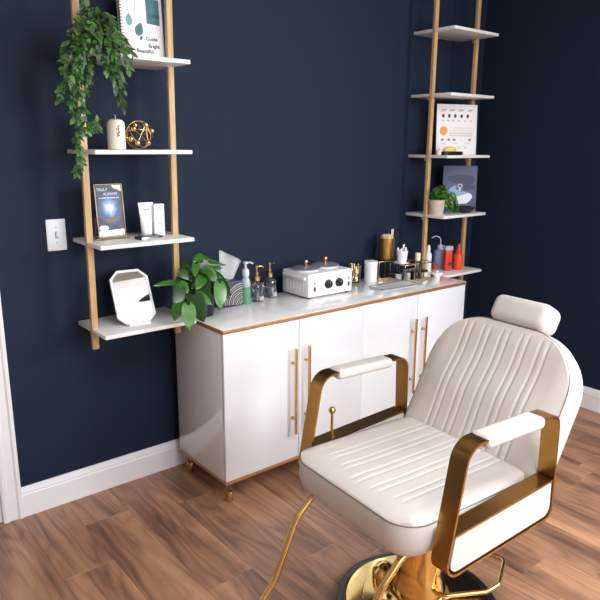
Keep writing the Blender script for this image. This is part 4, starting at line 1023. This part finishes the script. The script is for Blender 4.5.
bm = bmesh.new(); lathe(bm, [(0, 0), (.015, 0), (.016, .002), (.016, .020), (0, .020)], 20); obj('pot_body', bm, 'redplastic', t)
bm = bmesh.new(); lathe(bm, [(0, .020), (.0165, .020), (.0165, .030), (0, .031)], 20); obj('lid', bm, 'redplastic', t)
# art print and bowl
t = standing('art_print', 'slate blue canvas print with a white shape leaning behind the black bowl', 'picture', (1.845, -.100, 1.1150), R(-35), R(3))
bm = bmesh.new(); box(bm, (0, 0, 0), (.206, .016, .268), .0015); obj('canvas', bm, 'artslate', t)
motif('picture_motif', 'artdark', t, [V(.03, 0, .205), V(.09, 0, .218), (V(.175, 0, .21)), V(.196, 0, .19), V(.185, 0, .165), V(.15, 0, .158), V(.08, 0, .165), V(.028, 0, .178)], [V(.11, 0, .16), V(.19, 0, .155), V(.2, 0, .13), V(.13, 0, .128)], t=.0003)
bm = bmesh.new()
decal(bm, [V(.034, 0, .115), V(.045, 0, .138), V(.07, 0, .152), V(.085, 0, .147), V(.075, 0, .135), V(.10, 0, .122), V(.14, 0, .116), (V(.165, 0, .108)), V(.10, 0, .096), V(.06, 0, .098), V(.044, 0, .10)], .0005); obj('picture_motif', bm, 'artblue', t)
bm = bmesh.new()
decal(bm, [V(.06, 0, .094), V(.10, 0, .093), V(.16, 0, .108), V(.176, 0, .10), V(.182, 0, .083), V(.165, 0, .06), V(.145, 0, .046), V(.08, 0, .042), V(.065, 0, .05)], .0008); obj('picture_motif', bm, 'artwhite', t)
bm = bmesh.new(); tube(bm, [V(.104+.013*math.cos(a), -.0006, .15+.011*math.sin(a)) for a in [2*math.pi*i/18 for i in range(18)]], .0022, 6, closed=True); obj('picture_motif', bm, 'artwhite', t); bm = bmesh.new(); decal(bm, [V(.099, 0, .14), V(.11, 0, .14), V(.108, 0, .122), V(.102, 0, .122)], .0008)
obj('picture_motif', bm, 'artwhite', t)
t = thing('bowl', 'small black bowl on the shelf in front of the slate blue print', 'bowl', (1.895, -.232, 1.1149))
bm = bmesh.new(); lathe(bm, [(0, 0), (.025, 0), (.027, .003), (.045, .014), (.060, .032), (.062, .036), (.058, .034), (.042, .018), (.024, .008), (0, .007)], 36); obj('bowl_body', bm, 'bowl', t)
# illustrated book, sponge dish and bottle on the third shelf
t = standing('book', 'white book with rows of plant drawings and an orange disc on the right shelf unit', 'book', (1.740, -.116, 1.4466), R(-20), R(3))
W3, H3 = .268, .282
bm = bmesh.new(); box(bm, (0, 0, 0), (W3, .003, H3), .0008); box(bm, (0, .019, 0), (W3, .022, H3), .0008); obj('cover', bm, 'paper', t)
bm = bmesh.new(); box(bm, (.003, .003, .003), (W3-.003, .019, H3-.003)); obj('pages', bm, 'page', t)
bm = bmesh.new(); box(bm, (-.0015, 0, 0), (.0005, .022, H3), .0005); obj('spine', bm, 'ink', t)
def px3(x): return (x-90)/410*W3
def pz3(y): return H3-(y-60)/500*H3
def prow(y, xs, rx, rz, m, kind):
    bm = bmesh.new()
    for i, x in enumerate(xs):
        if kind == 'o': decal(bm, disc_pts(px3(x), pz3(y), rx, rz, 0, 14))
        elif kind == 'l':
            for s in (-1, 0, 1): decal(bm, [V(px3(x)+s*rx*.55-rx*.5, 0, pz3(y)-rz), V(px3(x)+s*rx*.55, 0, pz3(y)-rz*.2), V(px3(x)+s*rx*.55+rx*.5, 0, pz3(y)+rz), V(px3(x)+s*rx*.55-rx*.1, 0, pz3(y)+rz*.4)])
        else:
            decal(bm, [V(px3(x)-rx, 0, pz3(y)+rz), V(px3(x), 0, pz3(y)-rz), V(px3(x)+rx, 0, pz3(y)+rz), V(px3(x), 0, pz3(y)-rz*.3)])
    obj('illustration', bm, m, t)
prow(120, (160, 245, 335, 430), .020, .008, 'leafprint', 'l')
prow(175, (155, 215, 275, 340, 402), .0085, .011, 'ink', 'o')
prow(222, (155, 205, 255, 312), .008, .005, 'tanprint', 'o'); prow(222, (375, 435), .009, .006, 'ink', 'v')
prow(322, (162,), .026, .026, 'orange', 'o')
for y in (292, 318, 345, 368): prow(y, tuple(range(225, 450, 17)), .0048, .0065, 'tanprint' if y < 340 else 'leafprint', 'v')
prow(410, (152, 215, 272, 430), .010, .006, 'leafprint', 'o'); prow(410, (340,), .012, .005, 'tanprint', 'v')
prow(447, (160, 290, 405), .020, .003, 'brownprint', 'v')
prow(488, (265, 322, 388), .010, .007, 'ink', 'v')
t = thing('sponge_dish', 'black dish with a yellow sponge in front of the plant book', 'dish', (1.716, -.240, 1.4466), R(-6))
bm = bmesh.new(); box(bm, (-.072, -.024, 0), (.072, .024, .020), .003); obj('dish_body', bm, 'black', t)
bm = bmesh.new(); rg = lathe(bm, [(0, .0), (.034, 0), (.036, .004), (.034, .016), (.022, .024), (0, .026)], 24, (-.008, 0, .0205)); 
for v in bm.verts: v.co.x = -.008+(v.co.x+.008)*1.35; v.co.y *= .6
obj('sponge', bm, 'yellow', t)
t = thing('tealight', 'small cream tealight beside the black sponge dish', 'candle', (1.645, -.215, 1.4466))
bm = bmesh.new(); lathe(bm, [(0, 0), (.016, 0), (.017, .002), (.017, .026), (.015, .026), (0, .024)], 20); obj('holder', bm, 'candle', t)
bm = bmesh.new(); tube(bm, [V(0, 0, .023), V(.001, 0, .034)], .0012, 6); obj('wick', bm, 'black', t)
